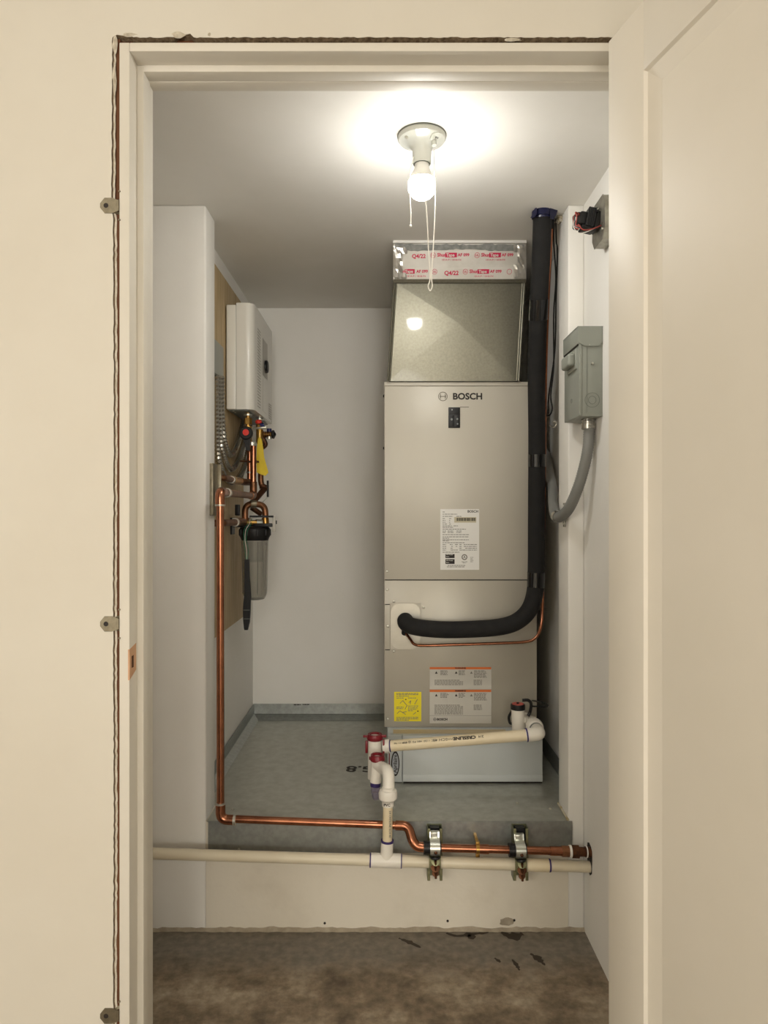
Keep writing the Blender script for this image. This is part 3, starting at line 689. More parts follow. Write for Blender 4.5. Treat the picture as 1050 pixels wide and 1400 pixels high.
# ------------------------------------------------------------------ ceiling lampholder, bulb and pull cord
LX, LD = .0875, 1.64
lt = thing('lampholder', V(LX, LD, ZC), 'white porcelain ceiling lampholder with a round base and outlet', 'lampholder')
MB().lathe([(.0565, -.001), (.0565, .003)], V(LX, LD, ZC), (0, 0, -1), 40).build('gasket', 'box_grey_dark', lt)
MB().lathe([(.0555, .003), (.0555, .008), (.053, .012), (.042, .0165), (.032, .021), (.026, .028), (.0225, .034), (.0212, .05), (.0212, .064), (.0195, .066)], V(LX, LD, ZC), (0, 0, -1), 40).build('base', 'porcelain', lt)
MB().lathe([(.0190, .060), (.0190, .067), (.017, .067)], V(LX, LD, ZC), (0, 0, -1), 30).build('socket_rim', 'box_grey_dark', lt)
oc = V(LX+.028, LD-.026, ZC-.013); oa = Vector((.35, -.35, -1)).normalized()
ot = MB().lathe([(.0135, -.006), (.0135, .007), (.0115, .0075)], oc, oa, 22).build('outlet', 'porcelain', lt)
for (x, y) in ((-.004, .002), (.004, .002), (0, -.004)):
    q = oc+oa*.0078+Vector((x, y*.5, 0)); MB().box(q-Vector((.0011, .0022, .0006)), q+Vector((.0011, .0022, .0006))).build('slot', 'ink', ot)
for s_ in ((-.036, -.024),): screw(V(LX+s_[0], LD+s_[1], ZC-.0165), 'screw_zinc', lt, .0045, (-.3, -.3, -1))
MB().cyl(V(LX+.026, LD-.020, ZC-.022), V(LX+.027, LD-.022, ZC-.034), .0055, 12).build('chain_spout', 'porcelain', lt)
bl = thing('light_bulb', V(LX, LD, ZC-.150), 'glowing white light bulb screwed into the ceiling lampholder', 'light bulb')
bz = (700-254)*LD/F
MB().lathe([(.0165, .064-.002), (.0165, .074), (.0172, .076), (.0195, .083), (.0245, .092), (.0280, .0985), (.0298, .1030)], V(LX, LD, ZC), (0, 0, -1), 28).build('bulb_base', 'bulb_white', bl)
pr = [(.0296, ZC-.1028-bz)]
for i in range(13):
    a = .42 - (.42+PI/2)*i/12; pr.append((.0325*math.cos(a), .0325*math.sin(a)))
pr = [(r, -(h)) for r, h in pr]
MB().lathe(pr, V(LX, LD, bz), (0, 0, -1), 28).build('globe', 'bulb_glow', bl, angle=80)
ch = MB(); 
for i in range(16):
    c = at(593.2+i*.05, 206+i*2.0, LD-.022); bmesh.ops.create_icosphere(ch.bm, subdivisions=1, radius=.0015, matrix=Matrix.Translation(c))
pcn = ch.build('bead_chain', 'screw_zinc', lt, kind='stuff')
q = LD-.036
MB().tube(catmull([at(594, 236, LD-.022), at(595.5, 262, LD-.03), at(594.5, 300, q), at(592, 345, q), at(590, 378, q), at(591, 391, q), at(588, 397.5, q), at(585.5, 391, q), at(588, 379, q), at(586, 345, q), at(584, 300, q), at(581.5, 268, q), at(580.5, 248, q)], 7), .0013, 8).build('cord_loop', 'cord', pcn)
MB().tube(catmull([V(LX-.0195, LD-.012, ZC-.055), at(561, 236, LD-.022), at(560, 262, LD-.03), at(561.5, 290, LD-.03), at(561.3, 308, LD-.03)], 6), .0012, 8).build('pull_string', 'cord', lt); c2 = [o for o in lt.children if o.name == 'pull_string'][0]
bm_ = MB(); bmesh.ops.create_icosphere(bm_.bm, subdivisions=2, radius=.0032, matrix=Matrix.Translation(at(561.3, 309, LD-.03))); bm_.build('knot', 'cord', c2)

# ------------------------------------------------------------------ electrical boxes on the right wall
db = thing('disconnect_box', V(.54, 1.91, (700-575)*1.84/F), 'grey metal disconnect box with a pull handle on the right wall', 'electrical box')
dx0, dd0, dd1 = .507, 1.84, 1.985
z1, z0 = (700-447)*1.84/F, (700-569)*1.84/F
MB().box(V(dx0+.004, dd0, z0), V(XR+.0005, dd1, z1-.002), .0015).build('back_box', 'box_grey', db)
cv = MB().box(V(dx0-.002, dd0-.002, z0+.001), V(dx0+.006, dd1+.002, z1-.040), .0015).build('cover', 'box_grey', db)
# hood wrapping the top
MB().box(V(dx0-.005, dd0-.003, z1-.044), V(dx0+.006, dd1+.003, z1+.0015), .001).box(V(dx0-.005, dd0-.003, z1-.001), V(XR, dd1+.003, z1+.0015)).build('hood', 'box_grey', db)
M = FRONT(V(0, dd0-.0015, 0)-Vector((0, 0, CH)))
hd = [(dx0-.004, z1+.001), (XR-.002, z1+.001), (XR-.002, z1-.040), (XR-.012, z1-.050), (dx0+.012, z1-.050), (dx0-.004, z1-.040)]
MB().prism([V(x, dd0-.0042, z) for x, z in hd], (0, .0025, 0)).build('hood_flap', 'box_grey', db)
MB().box(V(dx0-.0046, dd0+.002, z1-.0475), V(dx0, dd1, z1-.0438)).build('hood_gap', 'dark_seam', db)
hb = MB().box(V(dx0-.006, dd0+.016, z1-.106), V(dx0+.003, dd0+.105, z1-.050), .004, 3).build('handle_base', 'box_grey', db)
MB().box(V(dx0-.024, dd0+.022, z1-.096), V(dx0-.004, dd0+.098, z1-.062), .007, 4).build('handle', 'box_grey', db)
for (x, z) in ((.540, z1-.095), (.532, z1-.047)): screw(V(x, dd0-.0005, z), 'screw_zinc', db, .004 if z < z1-.06 else .002)
kc = V(.540, dd0-.0004, z0+.042)
for r in (.0105, .0195): shape([circ(r), circ(r-.0012)], FRONT(kc), .0004, 'knockout_ring', 'box_grey_dark', db)
shape([circ(.0060, 16), circ(.0052, 16)], frame(V(dx0-.0024, dd0+.07, z0+.050), (0, -1, 0), (0, 0, 1)), .0003, 'knockout_ring', 'box_grey_dark', db)
MB().box(V(dx0+.019, dd0-.0008, z0+.01), V(dx0+.0195, dd0+.001, z1-.05)).build('seam_line', 'box_grey_dark', db)
fx = thing('flexible_conduit', at(806, 578, 1.895), 'grey ribbed flexible conduit curving from disconnect box around the right pillar', 'conduit')
cp = [V(.5475, 1.90, z0+.002), V(.5475, 1.90, z0-.035)]
cpath = catmull([cp[0], at(805.5, 590, 1.895), at(803.5, 615, 1.895), at(797, 645, 1.91), at(788, 673, 1.93), at(777, 696, 1.965), at(766, 706.5, 2.02), at(759.5, 704, 2.06), at(757, 693, 2.135), at(756, 680, 2.21), at(755, 664, 2.295), at(751, 645, 2.38), V(.562, 2.46, (700-622)*2.46/F), V(.545, 2.53, (700-608)*2.53/F), V(.508, 2.56, (700-602)*2.56/F)], 12)
pp_, rr = ribbed(cpath, .0134, .0034, .0022)
MB().tube(pp_, rr, 16).build('ribbed_sleeve', 'conduit_grey', fx, angle=80)
cn = MB().lathe([(.019, -.002), (.019, .004), (.0165, .006), (.0165, .012), (.0185, .013), (.0185, .027), (.0165, .029)], V(.5475, 1.90, z0+.001), (0, 0, -1), 24).build('connector', 'conduit_metal', fx)
st_ = thing('conduit_strap', at(765, 704, 2.03), 'zinc strap screwed to the right pillar holding the flexible conduit', 'strap')
i0 = min(range(len(cpath)), key=lambda i: (cpath[i]-at(762, 705.7, 2.04)).length)
MB().tube(cpath[i0-2:i0+3], .0168, 18).build('band', 'conduit_metal', st_)
for y in (692, 716):
    MB().box(V(PR-.004, 2.035, (700-y)*2.05/F-.009), V(PR+.001, 2.055, (700-y)*2.05/F+.009), .001).build('ear', 'conduit_metal', st_)
    screw(V(PR-.004, 2.045, (700-y)*2.05/F), 'screw_zinc', st_, .0035, (-1, 0, 0))
hk = MB().tube(catmull([at(752, 582, 2.13), at(757, 584, 2.115), at(760.5, 580, 2.11), at(759, 576, 2.115), at(756, 577, 2.115)], 6), .0022, 8)
hk.build('cable_hook', 'conduit_metal', None, 'small bent zinc hook on the right pillar above the flexible conduit', 'hook')
jb = thing('junction_box', V(XR-.015, 1.77, (700-334)*1.77/F), 'galvanized octagonal junction box on the right wall near the ceiling', 'electrical box')
jc = V(XR-.030, 1.772, (700-304)*1.772/F)
oct_ = [(.052, .030), (.034, .054), (-.034, .054), (-.052, .030), (-.052, -.030), (-.034, -.054), (.034, -.054), (.052, -.030)]
MB().prism([(jc.x, jc.y+a, jc.z+b) for a, b in oct_], (.0305, 0, 0)).build('box_body', 'junction_zinc', jb)
shape([[(a*1.02, b*1.02) for a, b in oct_], circ(.008, 12, .03, -.02)], frame(jc+Vector((-.0008, 0, 0)), (0, -1, 0), (0, 0, 1)), .0008, 'cover_plate', 'junction_zinc', jb)
for a in (.035, -.035): screw(jc+Vector((-.0015, a, .03 if a > 0 else -.03)), 'screw_zinc', jb, .004, (-1, 0, 0))
tf = thing('transformer', jc+Vector((-.03, 0, -.03)), 'small black transformer with red wires mounted on the octagonal junction box', 'transformer')
TM = Matrix.Translation(jc+Vector((-.002, .003, .004))) @ Matrix.Rotation(math.radians(12), 4, 'Y')
MB().obox(TM, (-.010, -.022, -.026), (0, .022, .016), .001).build('mounting_plate', 'black_plastic', tf)
for i in range(5): MB().obox(TM, (-.012-.0042*i-.0036, -.024, -.026), (-.012-.0042*i, .024, .021), .0004, 1).build('lamination', 'black_plastic', tf)
MB().obox(TM, (-.016, -.027, .010), (-.008, .027, .022), .002).build('mounting_ear', 'black_plastic', tf)
screw(TM @ Vector((-.012, -.0275, .017)), 'screw_zinc', tf, .0025)
MB().obox(TM, (-.050, -.016, -.022), (-.028, .016, .012), .006, 3).build('coil', 'black_plastic', tf)
MB().obox(TM, (-.040, -.020, -.030), (-.006, .020, -.022), .003).build('foot', 'black_plastic', tf)
for j, (m, oy) in enumerate((('wire_black', -.012), ('wire_black', -.006), ('wire_red', .002), ('wire_black', .008), ('wire_red', -.016))):
    pts = [TM @ Vector(q_) for q_ in ((-.046, oy*.5, .010-.002*j), (-.058-.001*j, oy, .003), (-.061+.001*j, oy*1.2, -.010), (-.055, oy, -.024-.001*j), (-.044, oy-.006, -.031))]
    MB().tube(catmull(pts, 5), .0016, 7).build('wire', m, tf)
pts = [TM @ Vector(q_) for q_ in ((-.050, -.018, -.026), (-.036, -.026, -.040), (-.016, -.032, -.036), (.004, -.030, -.022))]
MB().tube(catmull(pts, 6), .0014, 7).build('wire', 'wire_red', tf)
pts = [TM @ Vector(q_) for q_ in ((-.060, -.010, -.012), (-.060, -.018, -.034), (-.046, -.022, -.048), (-.028, -.026, -.044), (-.002, -.030, -.026))]
MB().tube(catmull(pts, 6), .0010, 7).build('wire', 'wire_white', tf)

# ------------------------------------------------------------------ condensate drain, trap, float switch
# long run under the curb: slopes down to the right
def hline(px):  # centre line of the long drain run
    return at(px, 1167+(px-210)*18/600, 1.952)
dn = thing('drain_pipe', hline(528)-Vector((0, 0, .02)), 'long cream plastic drain pipe running across the front of the curb', 'pipe')
MB().cyl(at(150, 1165.2, 1.952), hline(507), .0152, 20).build('pipe_length', 'pvc', dn)
MB().cyl(hline(547), hline(752), .0160, 20).build('pipe_length', 'pvc', dn)
MB().cyl(hline(720), hline(751), .0172, 20).build('coupling', 'pvc_cream', dn)
MB().cyl(hline(750), hline(807.3), .0152, 20).build('pipe_length', 'pvc', dn)
MB().cyl(hline(750), hline(752.3), .0174, 20).build('primer_ring', 'primer', dn)
tee = MB().cyl(hline(507), hline(548), .0190, 24); 
tee.cyl(hline(528.3), at(529.5, 1149, 1.952), .0170, 22); tee.build('tee', 'pvc_white', dn)
MB().cyl(hline(505.5), hline(507.2), .0192, 24).build('primer_ring', 'primer', dn)
MB().cyl(hline(547.8), hline(549.2), .0192, 24).build('primer_ring', 'primer', dn)
MB().cyl(at(529.5, 1151, 1.952), at(529.6, 1148.5, 1.952), .0174, 22).build('primer_ring', 'primer', dn)
# riser and trap
tr = thing('condensate_trap', at(520, 1092, 2.08), 'white plastic condensate trap with dark red cleanout caps', 'trap')
RD = 1.952
MB().cyl(at(529.5, 1150, RD), at(530.5, 1096, RD), .0134, 20).build('riser_pipe', 'pvc_cream', tr)
text('3/4 CRESLINE SCH 40', .0080, frame(at(533, 1124, RD)+Vector((0, -.0127, 0)), (0, 0, -1), (1, 0, 0)), 'ink_soft', tr, 'printed_lettering', ext=.0004)
un = MB().lathe([(.0145, 0), (.0165, .001), (.0165, .014), (.021, .017), (.0255, .022), (.026, .036), (.0235, .044), (.0175, .046), (.0170, .052)], at(530.5, 1102, RD), (0, 0, 1), 18).build('union', 'pvc_white', tr)
text('PVC', .010, FRONT(at(529, 1097.5, RD)+Vector((0, -.0168, 0))), 'ink', tr, 'printed_lettering', bold=.03)
BD, FD = 2.135, 2.045
leg_top, leg_bot = at(516, 1035, FD), at(513.5, 1069, FD)
elb = fillet([at(514.8, 1044, FD), at(523, 1050, 2.02), at(531.5, 1054, 1.972), at(531.2, 1082, 1.955)], .03, 8)
MB().tube(elb, .0166, 18).build('elbow', 'pvc_white', tr, angle=60)
MB().cyl(at(530.9, 1080.5, 1.956), at(530.9, 1078.3, 1.957), .0171, 20).build('primer_ring', 'primer', tr)
MB().cyl(leg_top, leg_bot, .0165, 22).build('front_leg', 'pvc_white', tr)
MB().cyl(at(522.3, 1048.5, 2.026), at(523.2, 1049.3, 2.022), .0171, 20).build('joint_line', 'box_grey_dark', tr)
MB().cyl(at(513.6, 1069, FD), at(513.4, 1074.5, FD), .0150, 22).build('primer_ring', 'primer', tr)
MB().tube(fillet([at(513.5, 1070, FD), at(514.5, 1089, FD), at(513, 1086, BD), at(512, 1062, BD)], .03, 7), .0125, 18).build('clear_bend', 'clear_purple', tr, angle=60)
bt, bb = at(512.5, 1006, BD), at(512, 1064, BD)
MB().cyl(bt, bb, .0205, 24).build('back_leg', 'pvc_white', tr)
def cap(p, r, nm):
    g = MB().lathe([(r, 0), (r*1.12, .003), (r*1.12, .009), (r*1.02, .012), (r, .018), (r*.72, .018), (r*.70, .010), (r*.1, .010)], p, (0, 0, 1), 24).build(nm, 'maroon', tr, label='dark red cleanout cap')
    return g
cap(at(512.5, 1011.5, BD), .0215, 'cleanout_cap'); cap(at(516.2, 1040, FD), .0195, 'cleanout_cap')
for (x, y, d, w_) in ((501.2, 1021, BD, 3.6), (524.5, 1023, BD-.015, 2.6), (523.5, 1043, FD+.03, 2.4), (532.2, 1037, BD, 1.4)):
    h_ = {501.2: 9, 524.5: 13, 523.5: 8, 532.2: 10}[x]
    MB().box(at(x-w_/2, y+h_, d-.004), at(x+w_/2, y-h_, d+.004), .0012).build('cap_tether', 'maroon', tr)
MB().box(at(496.5, 1008.5, BD-.003), at(506, 1004.5, BD+.003), .001).build('cap_tab', 'maroon', tr)
MB().box(at(519, 1008.5, BD-.006), at(528, 1004, BD), .001).build('cap_tab', 'maroon', tr)
MB().box(at(504.5, 1039, FD+.004), at(510, 1034, FD+.01), .001).build('cap_tab', 'maroon', tr)
# hub and inclined pipe
ihub = at(524, 1020.5, BD); iend = at(545, 1019.3, 2.13)
MB().cyl(ihub, at(533, 1020, 2.132), .0205, 22).build('side_hub', 'pvc_white', tr)
cdp = thing('condensate_pipe', at(630, 1014, 2.115), 'printed cream condensate pipe sloping from the trap to the handler drain', 'pipe')
i0, i1 = at(532.5, 1020, 2.132), at(720, 1005, 2.10)
MB().cyl(i0, i1, .0166, 20).build('pipe_length', 'pvc_cream', cdp)
MB().cyl(at(533, 1020, 2.132), at(534.6, 1019.9, 2.1315), .0172, 20).build('primer_ring', 'primer', cdp)
ed = (i1-i0).normalized(); ez = Vector((0, -.75, .66))
def onpipe(px): t = (px-532.5)/(720-532.5); return i0.lerp(i1, t)
for s_, px, sz, bd in (('3/4', 657.5, .0105, .0), ('CRESLINE', 635, .0125, .05), ('PVC', 615, .0075, 0), ('SCH 40', 602, .011, 0), ('PVC 1120  480 PSI @ 73F', 574, .0078, 0), ('ASTM D1785', 548, .006, 0)):
    text(s_, sz, frame(onpipe(px)+ez.normalized()*.0168, -ed, -Vector((0, .66, .75))), 'ink', cdp, 'printed_lettering', bold=bd, sx=1.25, ext=.0003)
e2 = at(737.5, 1003.5, 2.097)
eb_ = fillet([at(719, 1005, 2.10), e2, at(727, 987, 2.255)], .03, 9)
MB().tube(eb_, .0195, 20).build('elbow', 'pvc_white', cdp, angle=60)
MB().cyl(at(719, 1005, 2.10), at(721, 1004.8, 2.10), .0200, 20).build('primer_ring', 'primer', cdp)
ax = (at(722, 981, 2.30)-e2).normalized()
MB().lathe([(.0185, 0), (.0240, .002), (.0265, .012), (.0265, .030), (.0235, .034), (.0205, .036), (.0205, .050)], e2+ax*.06, ax, 22).build('union', 'pvc_white', cdp)
MB().lathe([(.0203, 0), (.0203, .003)], e2+ax*.052, ax, 22).build('joint_line', 'box_grey_dark', cdp)
MB().cyl(e2+ax*.10, Vector((.4705, HF+.004, CH-.685)), .0165, 18).build('drain_stub', 'pvc_white', cdp)
fs = thing('float_switch', at(707.5, 998, 2.20), 'white float switch housing with black cap on the condensate line', 'float switch')
fb, ft_ = at(709, 998.5, 2.235), at(708, 965, 2.235)
MB().cyl(fb, at(708, 969.5, 2.235), .0208, 24).build('housing', 'pvc_white', fs)
MB().lathe([(.0225, 0), (.0225, .014), (.0205, .0165), (.019, .0165)], at(708, 969.5, 2.235), (0, 0, 1), 26).build('cap', 'black_plastic', fs)
MB().lathe([(.0185, 0), (.0185, .0015)], at(708, 969.5, 2.235)+Vector((0, 0, .0162)), (0, 0, 1), 26).build('cap_disc', 'cap_red', fs)
MB().lathe([(.004, 0), (.004, .004)], at(708, 969.5, 2.235)+Vector((0, 0, .017)), (0, 0, 1), 10).build('stem', 'ink', fs)
MB().cyl(at(712, 984, 2.235), at(722, 984, 2.275), .0175, 18).build('side_arm', 'pvc_white', fs)
MB().tube(catmull([at(700, 972, 2.24), at(695.8, 980, 2.25), at(697, 988, 2.25), at(701, 990, 2.24)], 6), .0042, 10).build('strap_loop', 'black_plastic', fs)
MB().tube(catmull([at(714, 957.5, 2.22), at(722, 957.5, 2.22), at(726, 962, 2.23), at(725, 972, 2.25), at(722, 979, 2.25)], 6), .005, 10).build('strap_loop', 'black_plastic', fs)
MB().tube(catmull([at(727, 965.5, 2.22), at(736, 966, 2.23), at(748, 966, 2.24), at(746, 962, 2.27), at(735, 959, 2.31), at(728, 958, HF+.0)], 6), .0026, 8).build('switch_wire', 'cable_black', fs)

# ------------------------------------------------------------------ copper water line
cw = thing('copper_pipe', at(301, 1120, 1.98), 'long bright copper water pipe dropping down then running across the pan front', 'pipe')
CR = .0108
A0, A1 = at(301, 676, 1.984), at(301.5, 1119, 1.984)
HB = at(548, 1128.5, 1.984)
MB().cyl(A0, A1, CR, 18).build('vertical_length', 'copper', cw)
MB().cyl(A1, HB, CR*.98, 18).build('horizontal_length', 'copper', cw)
MB().tube(fillet([at(301.4, 1098, 1.984), at(301.5, 1120.3, 1.984), at(322, 1121.2, 1.984)], .026, 8), CR*1.28, 18).build('elbow', 'copper', cw, angle=60)
MB().cyl(at(301.4, 1099.5, 1.984), at(301.4, 1097, 1.984), CR*1.34, 18).build('solder_ring', 'solder', cw)
MB().cyl(at(319, 1121.1, 1.984), at(322.5, 1121.2, 1.984), CR*1.34, 18).build('solder_ring', 'solder', cw)
off = fillet([at(541, 1128.4, 1.983), at(558, 1129, 1.978), at(564, 1150, 1.955), at(570, 1157.5, 1.950), at(588, 1159, 1.946)], .028, 8)
MB().tube(off, CR*1.22, 18).build('offset_elbow', 'copper', cw, angle=60)
def cl(px): return at(px, 1158.5+(px-580)*.028, 1.946)
MB().cyl(cl(584), cl(770), CR, 18).build('horizontal_length', 'copper', cw)
MB().cyl(cl(652), cl(668), CR*1.18, 18).build('coupling', 'copper', cw)
MB().cyl(cl(752), cl(769), CR*1.15, 18).build('coupling', 'copper', cw)
MB().cyl(cl(768), cl(778), CR*1.35, 10).build('adapter', 'copper_old', cw)
MB().cyl(cl(778), cl(781), CR*1.55, 18).build('sealing_tape', 'teflon', cw)
MB().cyl(cl(781), cl(791), CR*1.65, 8).build('union_nut', 'bronze_dark', cw)
MB().cyl(cl(791), cl(801), CR*1.15, 18).build('nipple', 'bronze_dark', cw)
MB().cyl(cl(800), cl(808), CR*1.3, 18).build('coupling', 'bronze_dark', cw)
MB().cyl(cl(801), cl(802.5), CR*1.4, 18).build('sealing_tape', 'teflon', cw)
# top elbow runs back along the niche wall to the heater
B0 = at(300.5, 672.5, 1.984); B1 = Vector((B0.x, 2.50, B0.z)); 
MB().tube(fillet([at(300.8, 690, 1.984), B0, Vector((B0.x, 2.03, B0.z))], .028, 8), CR*1.28, 18).build('elbow', 'copper', cw, angle=60)
MB().cyl(at(300.9, 692, 1.984), at(300.9, 689.5, 1.984), CR*1.34, 18).build('solder_ring', 'solder', cw)
MB().cyl(Vector((B0.x, 2.02, B0.z)), Vector((B0.x, 2.49, B0.z)), CR, 16).build('return_length', 'copper_old', cw)
MB().tube(fillet([Vector((B0.x, 2.44, B0.z)), Vector((B0.x, 2.495, B0.z)), Vector((B0.x, 2.495, B0.z+.05))], .025, 7), CR*1.2, 16).build('elbow', 'copper_old', cw, angle=60)
X_ = B0.x
MB().cyl(Vector((X_, 2.495, B0.z+.04)), Vector((X_, 2.495, CH+.232)), CR*.95, 16).build('hot_riser', 'copper', cw)
MB().cyl(Vector((X_, 2.07, B0.z)), Vector((X_, 2.085, B0.z)), CR*1.3, 16).build('solder_ring', 'solder', cw)
# hole in the wall where both lines leave
hc = V(XR-.0008, 1.96, (700-1160)*1.96/F)
MB().prism([(hc.x, 1.955+a*1.0, hc.z+b) for a, b in ((-.022, .004), (-.012, .012), (.006, .016), (.020, .010), (.024, -.02), (.018, -.062), (-.004, -.070), (-.020, -.058), (-.024, -.02))], (.0009, 0, 0)).build('pipe_hole', 'dark_seam', None, 'dark ragged hole in the right wall swallowing both pipes', 'wall hole')
# perforated strap hanger
stp = cl(653)
MB().cyl(stp-Vector((.0045, 0, 0)), stp+Vector((.0045, 0, 0)), CR*1.28, 18).box(stp+Vector((-.004, .006, .008)), stp+Vector((.004, DP-1.946, .018)), .001).box(stp+Vector((-.0055, -.004, -.022)), stp+Vector((.0055, .004, -.012)), .001).box(stp+Vector((-.0055, -.005, .011)), stp+Vector((.0055, .003, .020)), .001).build('pipe_hanger', 'brass', None, 'small brass ring hanger on the copper pipe between the strut clamps', 'pipe hanger')

# strut channels with cushioned pipe clamps
def strut(px, label, lab2, lab3, skew):
    t = thing('strut_channel', at(px, 1200, 1.985), label, 'strut', 'strut channels on the curb front')
    x = at(px, 1160, 1.99).x; w_ = .0205; zt = ZP-.006; zb = (700-1201)*1.985/F
    d0, d1 = 1.972, DP-.0055
    MB().box(V(x-w_, d1-.003, zb), V(x+w_, d1, zt), .0005, 1).build('web', 'strut_olive', t)
    for s_ in (-1, 1):
        MB().box(V(x+s_*w_-.0015*s_, d0, zb), V(x+s_*(w_-.0005)+.001*s_, d1, zt), .0004, 1).build('side_wall', 'strut_olive', t)
        MB().box(V(x+s_*w_, d0-.0005, zb), V(x+s_*(w_-.0075), d0+.0022, zt), .0006, 1).build('lip', 'strut_gold', t)
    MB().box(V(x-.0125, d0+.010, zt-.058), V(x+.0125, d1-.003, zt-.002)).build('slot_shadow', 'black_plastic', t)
    for i in range(3): MB().box(V(x-.006, d1-.006, zt-.018-.02*i), V(x+.006, d1-.0025, zt-.010-.02*i), .001).build('slot', 'dark_seam', t)
    c = thing('pipe_clamp', cl(px)-Vector((0, 0, .02)), lab2, 'pipe clamp', 'cushioned clamps on the copper pipe')
    p = cl(px)
    MB().cyl(p+Vector((-.028, 0, 0)), p+Vector((.018, 0, 0)), .0172, 22).build('cushion', 'black_plastic', c)
    for i in range(4): MB().cyl(p+Vector((-.030+.003*i, 0, 0)), p+Vector((-.0285+.003*i, 0, 0)), .0186, 18).build('cushion_rib', 'black_plastic', c)
    # zinc saddle: upright tab, knuckle and rounded front
    prof = [(1.972, .036), (1.962, .036), (1.958, .022), (1.932, .016), (1.9255, .006), (1.9265, -.008), (1.932, -.015), (1.935, -.012), (1.930, .003), (1.936, .012), (1.962, .021)]
    MB().prism([(p.x-.0145+.002, a, p.z+b) for a, b in prof], (.029-.002, 0, 0)).build('saddle', 'clamp_zinc', c, angle=50)
    MB().box((p.x-.010, 1.955, p.z+.020), (p.x+.010, 1.963, p.z+.037), .001).build('tab', 'clamp_zinc', c)
    MB().lathe([(.0045, 0), (.0045, .004), (.002, .005)], (p.x+.002, 1.9262, p.z-.004), (0, -1, 0), 8).build('bolt', 'bronze_dark', c)
    MB().lathe([(.0135, 0), (.0135, .004), (.009, .007)], (p.x+.001, 1.934, p.z-.020), (0, -.3, -1), 16).build('gasket', 'black_plastic', c)
    h = hline(px)
    e = thing('pipe_strap', h-Vector((0, 0, .02)), lab3, 'pipe clamp', 'gold zinc straps on the drain pipe')
    for s_ in (-1, 1):
        pts = [(1.973, .030), (1.934, .021), (1.9335, .012), (1.9325, .0), (1.935, -.012), (1.973, -.024)]
        for side in (0,):
            rows = [[(h.x+s_*.012-.004, a-.0022, h.z+b), (h.x+s_*.012+.004, a-.0022, h.z+b)] for a, b in pts]
            rows2 = [[(q_[0], q_[1]+.0018, q_[2]) for q_ in r_] for r_ in rows]
            MB().grid(rows).grid(rows2).build('band', 'strut_gold', e)
    for zo, r_ in ((.012, .0115), (-.004, .0125), (-.020, .009)):
        MB().lathe([(r_, -.003), (r_, .0022), (r_*.6, .003)], (h.x+skew, 1.9305, h.z+zo), (0, -.75, .45), 18).build('washer', 'strut_gold' if zo > 0 else 'bronze_dark', e)
    MB().cyl((h.x+skew, 1.9265, h.z+.016), (h.x+skew+.001, 1.9265, h.z-.032), .0035, 10).build('bolt', 'bronze_dark', e)
strut(594, 'olive strut channel on the curb front next to the copper pipe bend', 'zinc cushioned clamp on the copper pipe next to its bend', 'gold zinc strap on the cream pipe close to the drain tee', .001)
strut(710.5, 'olive strut channel on the curb front nearest the right pillar', 'zinc cushioned clamp on the copper pipe nearest the right pillar', 'gold zinc strap on the cream pipe beside its coupling', .002)

# ------------------------------------------------------------------ tankless heater on plywood, left niche wall
pw = MB().box(V(NL, 2.13, -.407), V(NL+.014, 2.76, .802), .0008).build('plywood_board', 'plywood', None, 'tall plywood backing board fixed to the left niche wall', 'board')
YX = NL+.014
hn, hfar = 2.436, 2.856
hz_t, hz_b = (700-415)*hn/F, (700-559.5)*hn/F
wh = thing('tankless_heater', V(-.5, 2.64, hz_b), 'white wall mounted tankless water heater with a small black knob', 'water heater')
MB().box(V(YX+.004, hn, hz_b), V(YX+.038, hfar, hz_t-.003), .004, 3).build('back_shell', 'heater_white', wh)
fxh = -.447
def rbox_profile():
    # cross section in X-Y: rounded front corners
    r = .030; out = [(YX+.0385, hn+.001)]
    for i in range(9):
        a = -PI/2+PI/2*i/8; out.append((fxh-r+r*math.cos(a), hn-.001+r+r*math.sin(a)))
    for i in range(9):
        a = PI/2*i/8; out.append((fxh-r+r*math.cos(a), hfar+.001-r+r*math.sin(a)))
    out.append((YX+.0385, hfar)); return out
MB().prism([V(x, d, hz_b) for x, d in rbox_profile()], (0, 0, hz_t-hz_b+.003)).build('front_cover', 'heater_white', wh)
MB().box(V(YX+.0365, hn+.002, hz_b+.002), V(YX+.040, hfar-.002, hz_t-.001)).build('shell_seam', 'dark_seam', wh)
MB().box(V(YX+.01, hn+.01, hz_b-.004), V(fxh-.02, hfar-.01, hz_b+.001), .001).build('bottom_plate', 'box_grey_dark', wh)
# front details: dial, panel outlines, text
def hfp(d, z): return V(fxh+.0006, d, z)
kn = MB().lathe([(.024, 0), (.0235, .008), (.020, .011), (.002, .011)], hfp(2.665, .545), (1, 0, 0), 26).build('knob', 'black_plastic', wh)
MB().box(hfp(2.61, .505), hfp(2.715, .640)+Vector((.0008, 0, 0)), .0004, 1).build('display_plate', 'heater_grey', wh)
MB().box(hfp(2.615, .372), hfp(2.715, .492)+Vector((.0006, 0, 0)), .0003, 1).build('cover_panel', 'heater_white', wh)
MH = frame(hfp(2.50, .0), (0, 1, 0), (0, 0, 1)); rows = []
for i in range(27): rows.append((0.005, .065, .375+i*.0105))
bars(MH, rows, 'heater_grey', wh, h=.004)
rows = [(0.25, .31, .366+i*.009) for i in range(7)]; bars(MH, rows, 'heater_grey', wh, h=.004)
for d in (2.45, 2.48): screw(V(-.52, d, hz_b-.002), 'screw_zinc', wh, .004, (0, 0, -1))
# small grey box on the board behind the heater edge
gb = MB().box(V(YX-.001, 2.15, (700-518)*2.33/F), V(YX+.016, 2.345, (700-474)*2.33/F), .002)
gb.build('conduit_box', 'box_grey', None, 'small grey metal junction box on the plywood behind the white heater', 'electrical box')
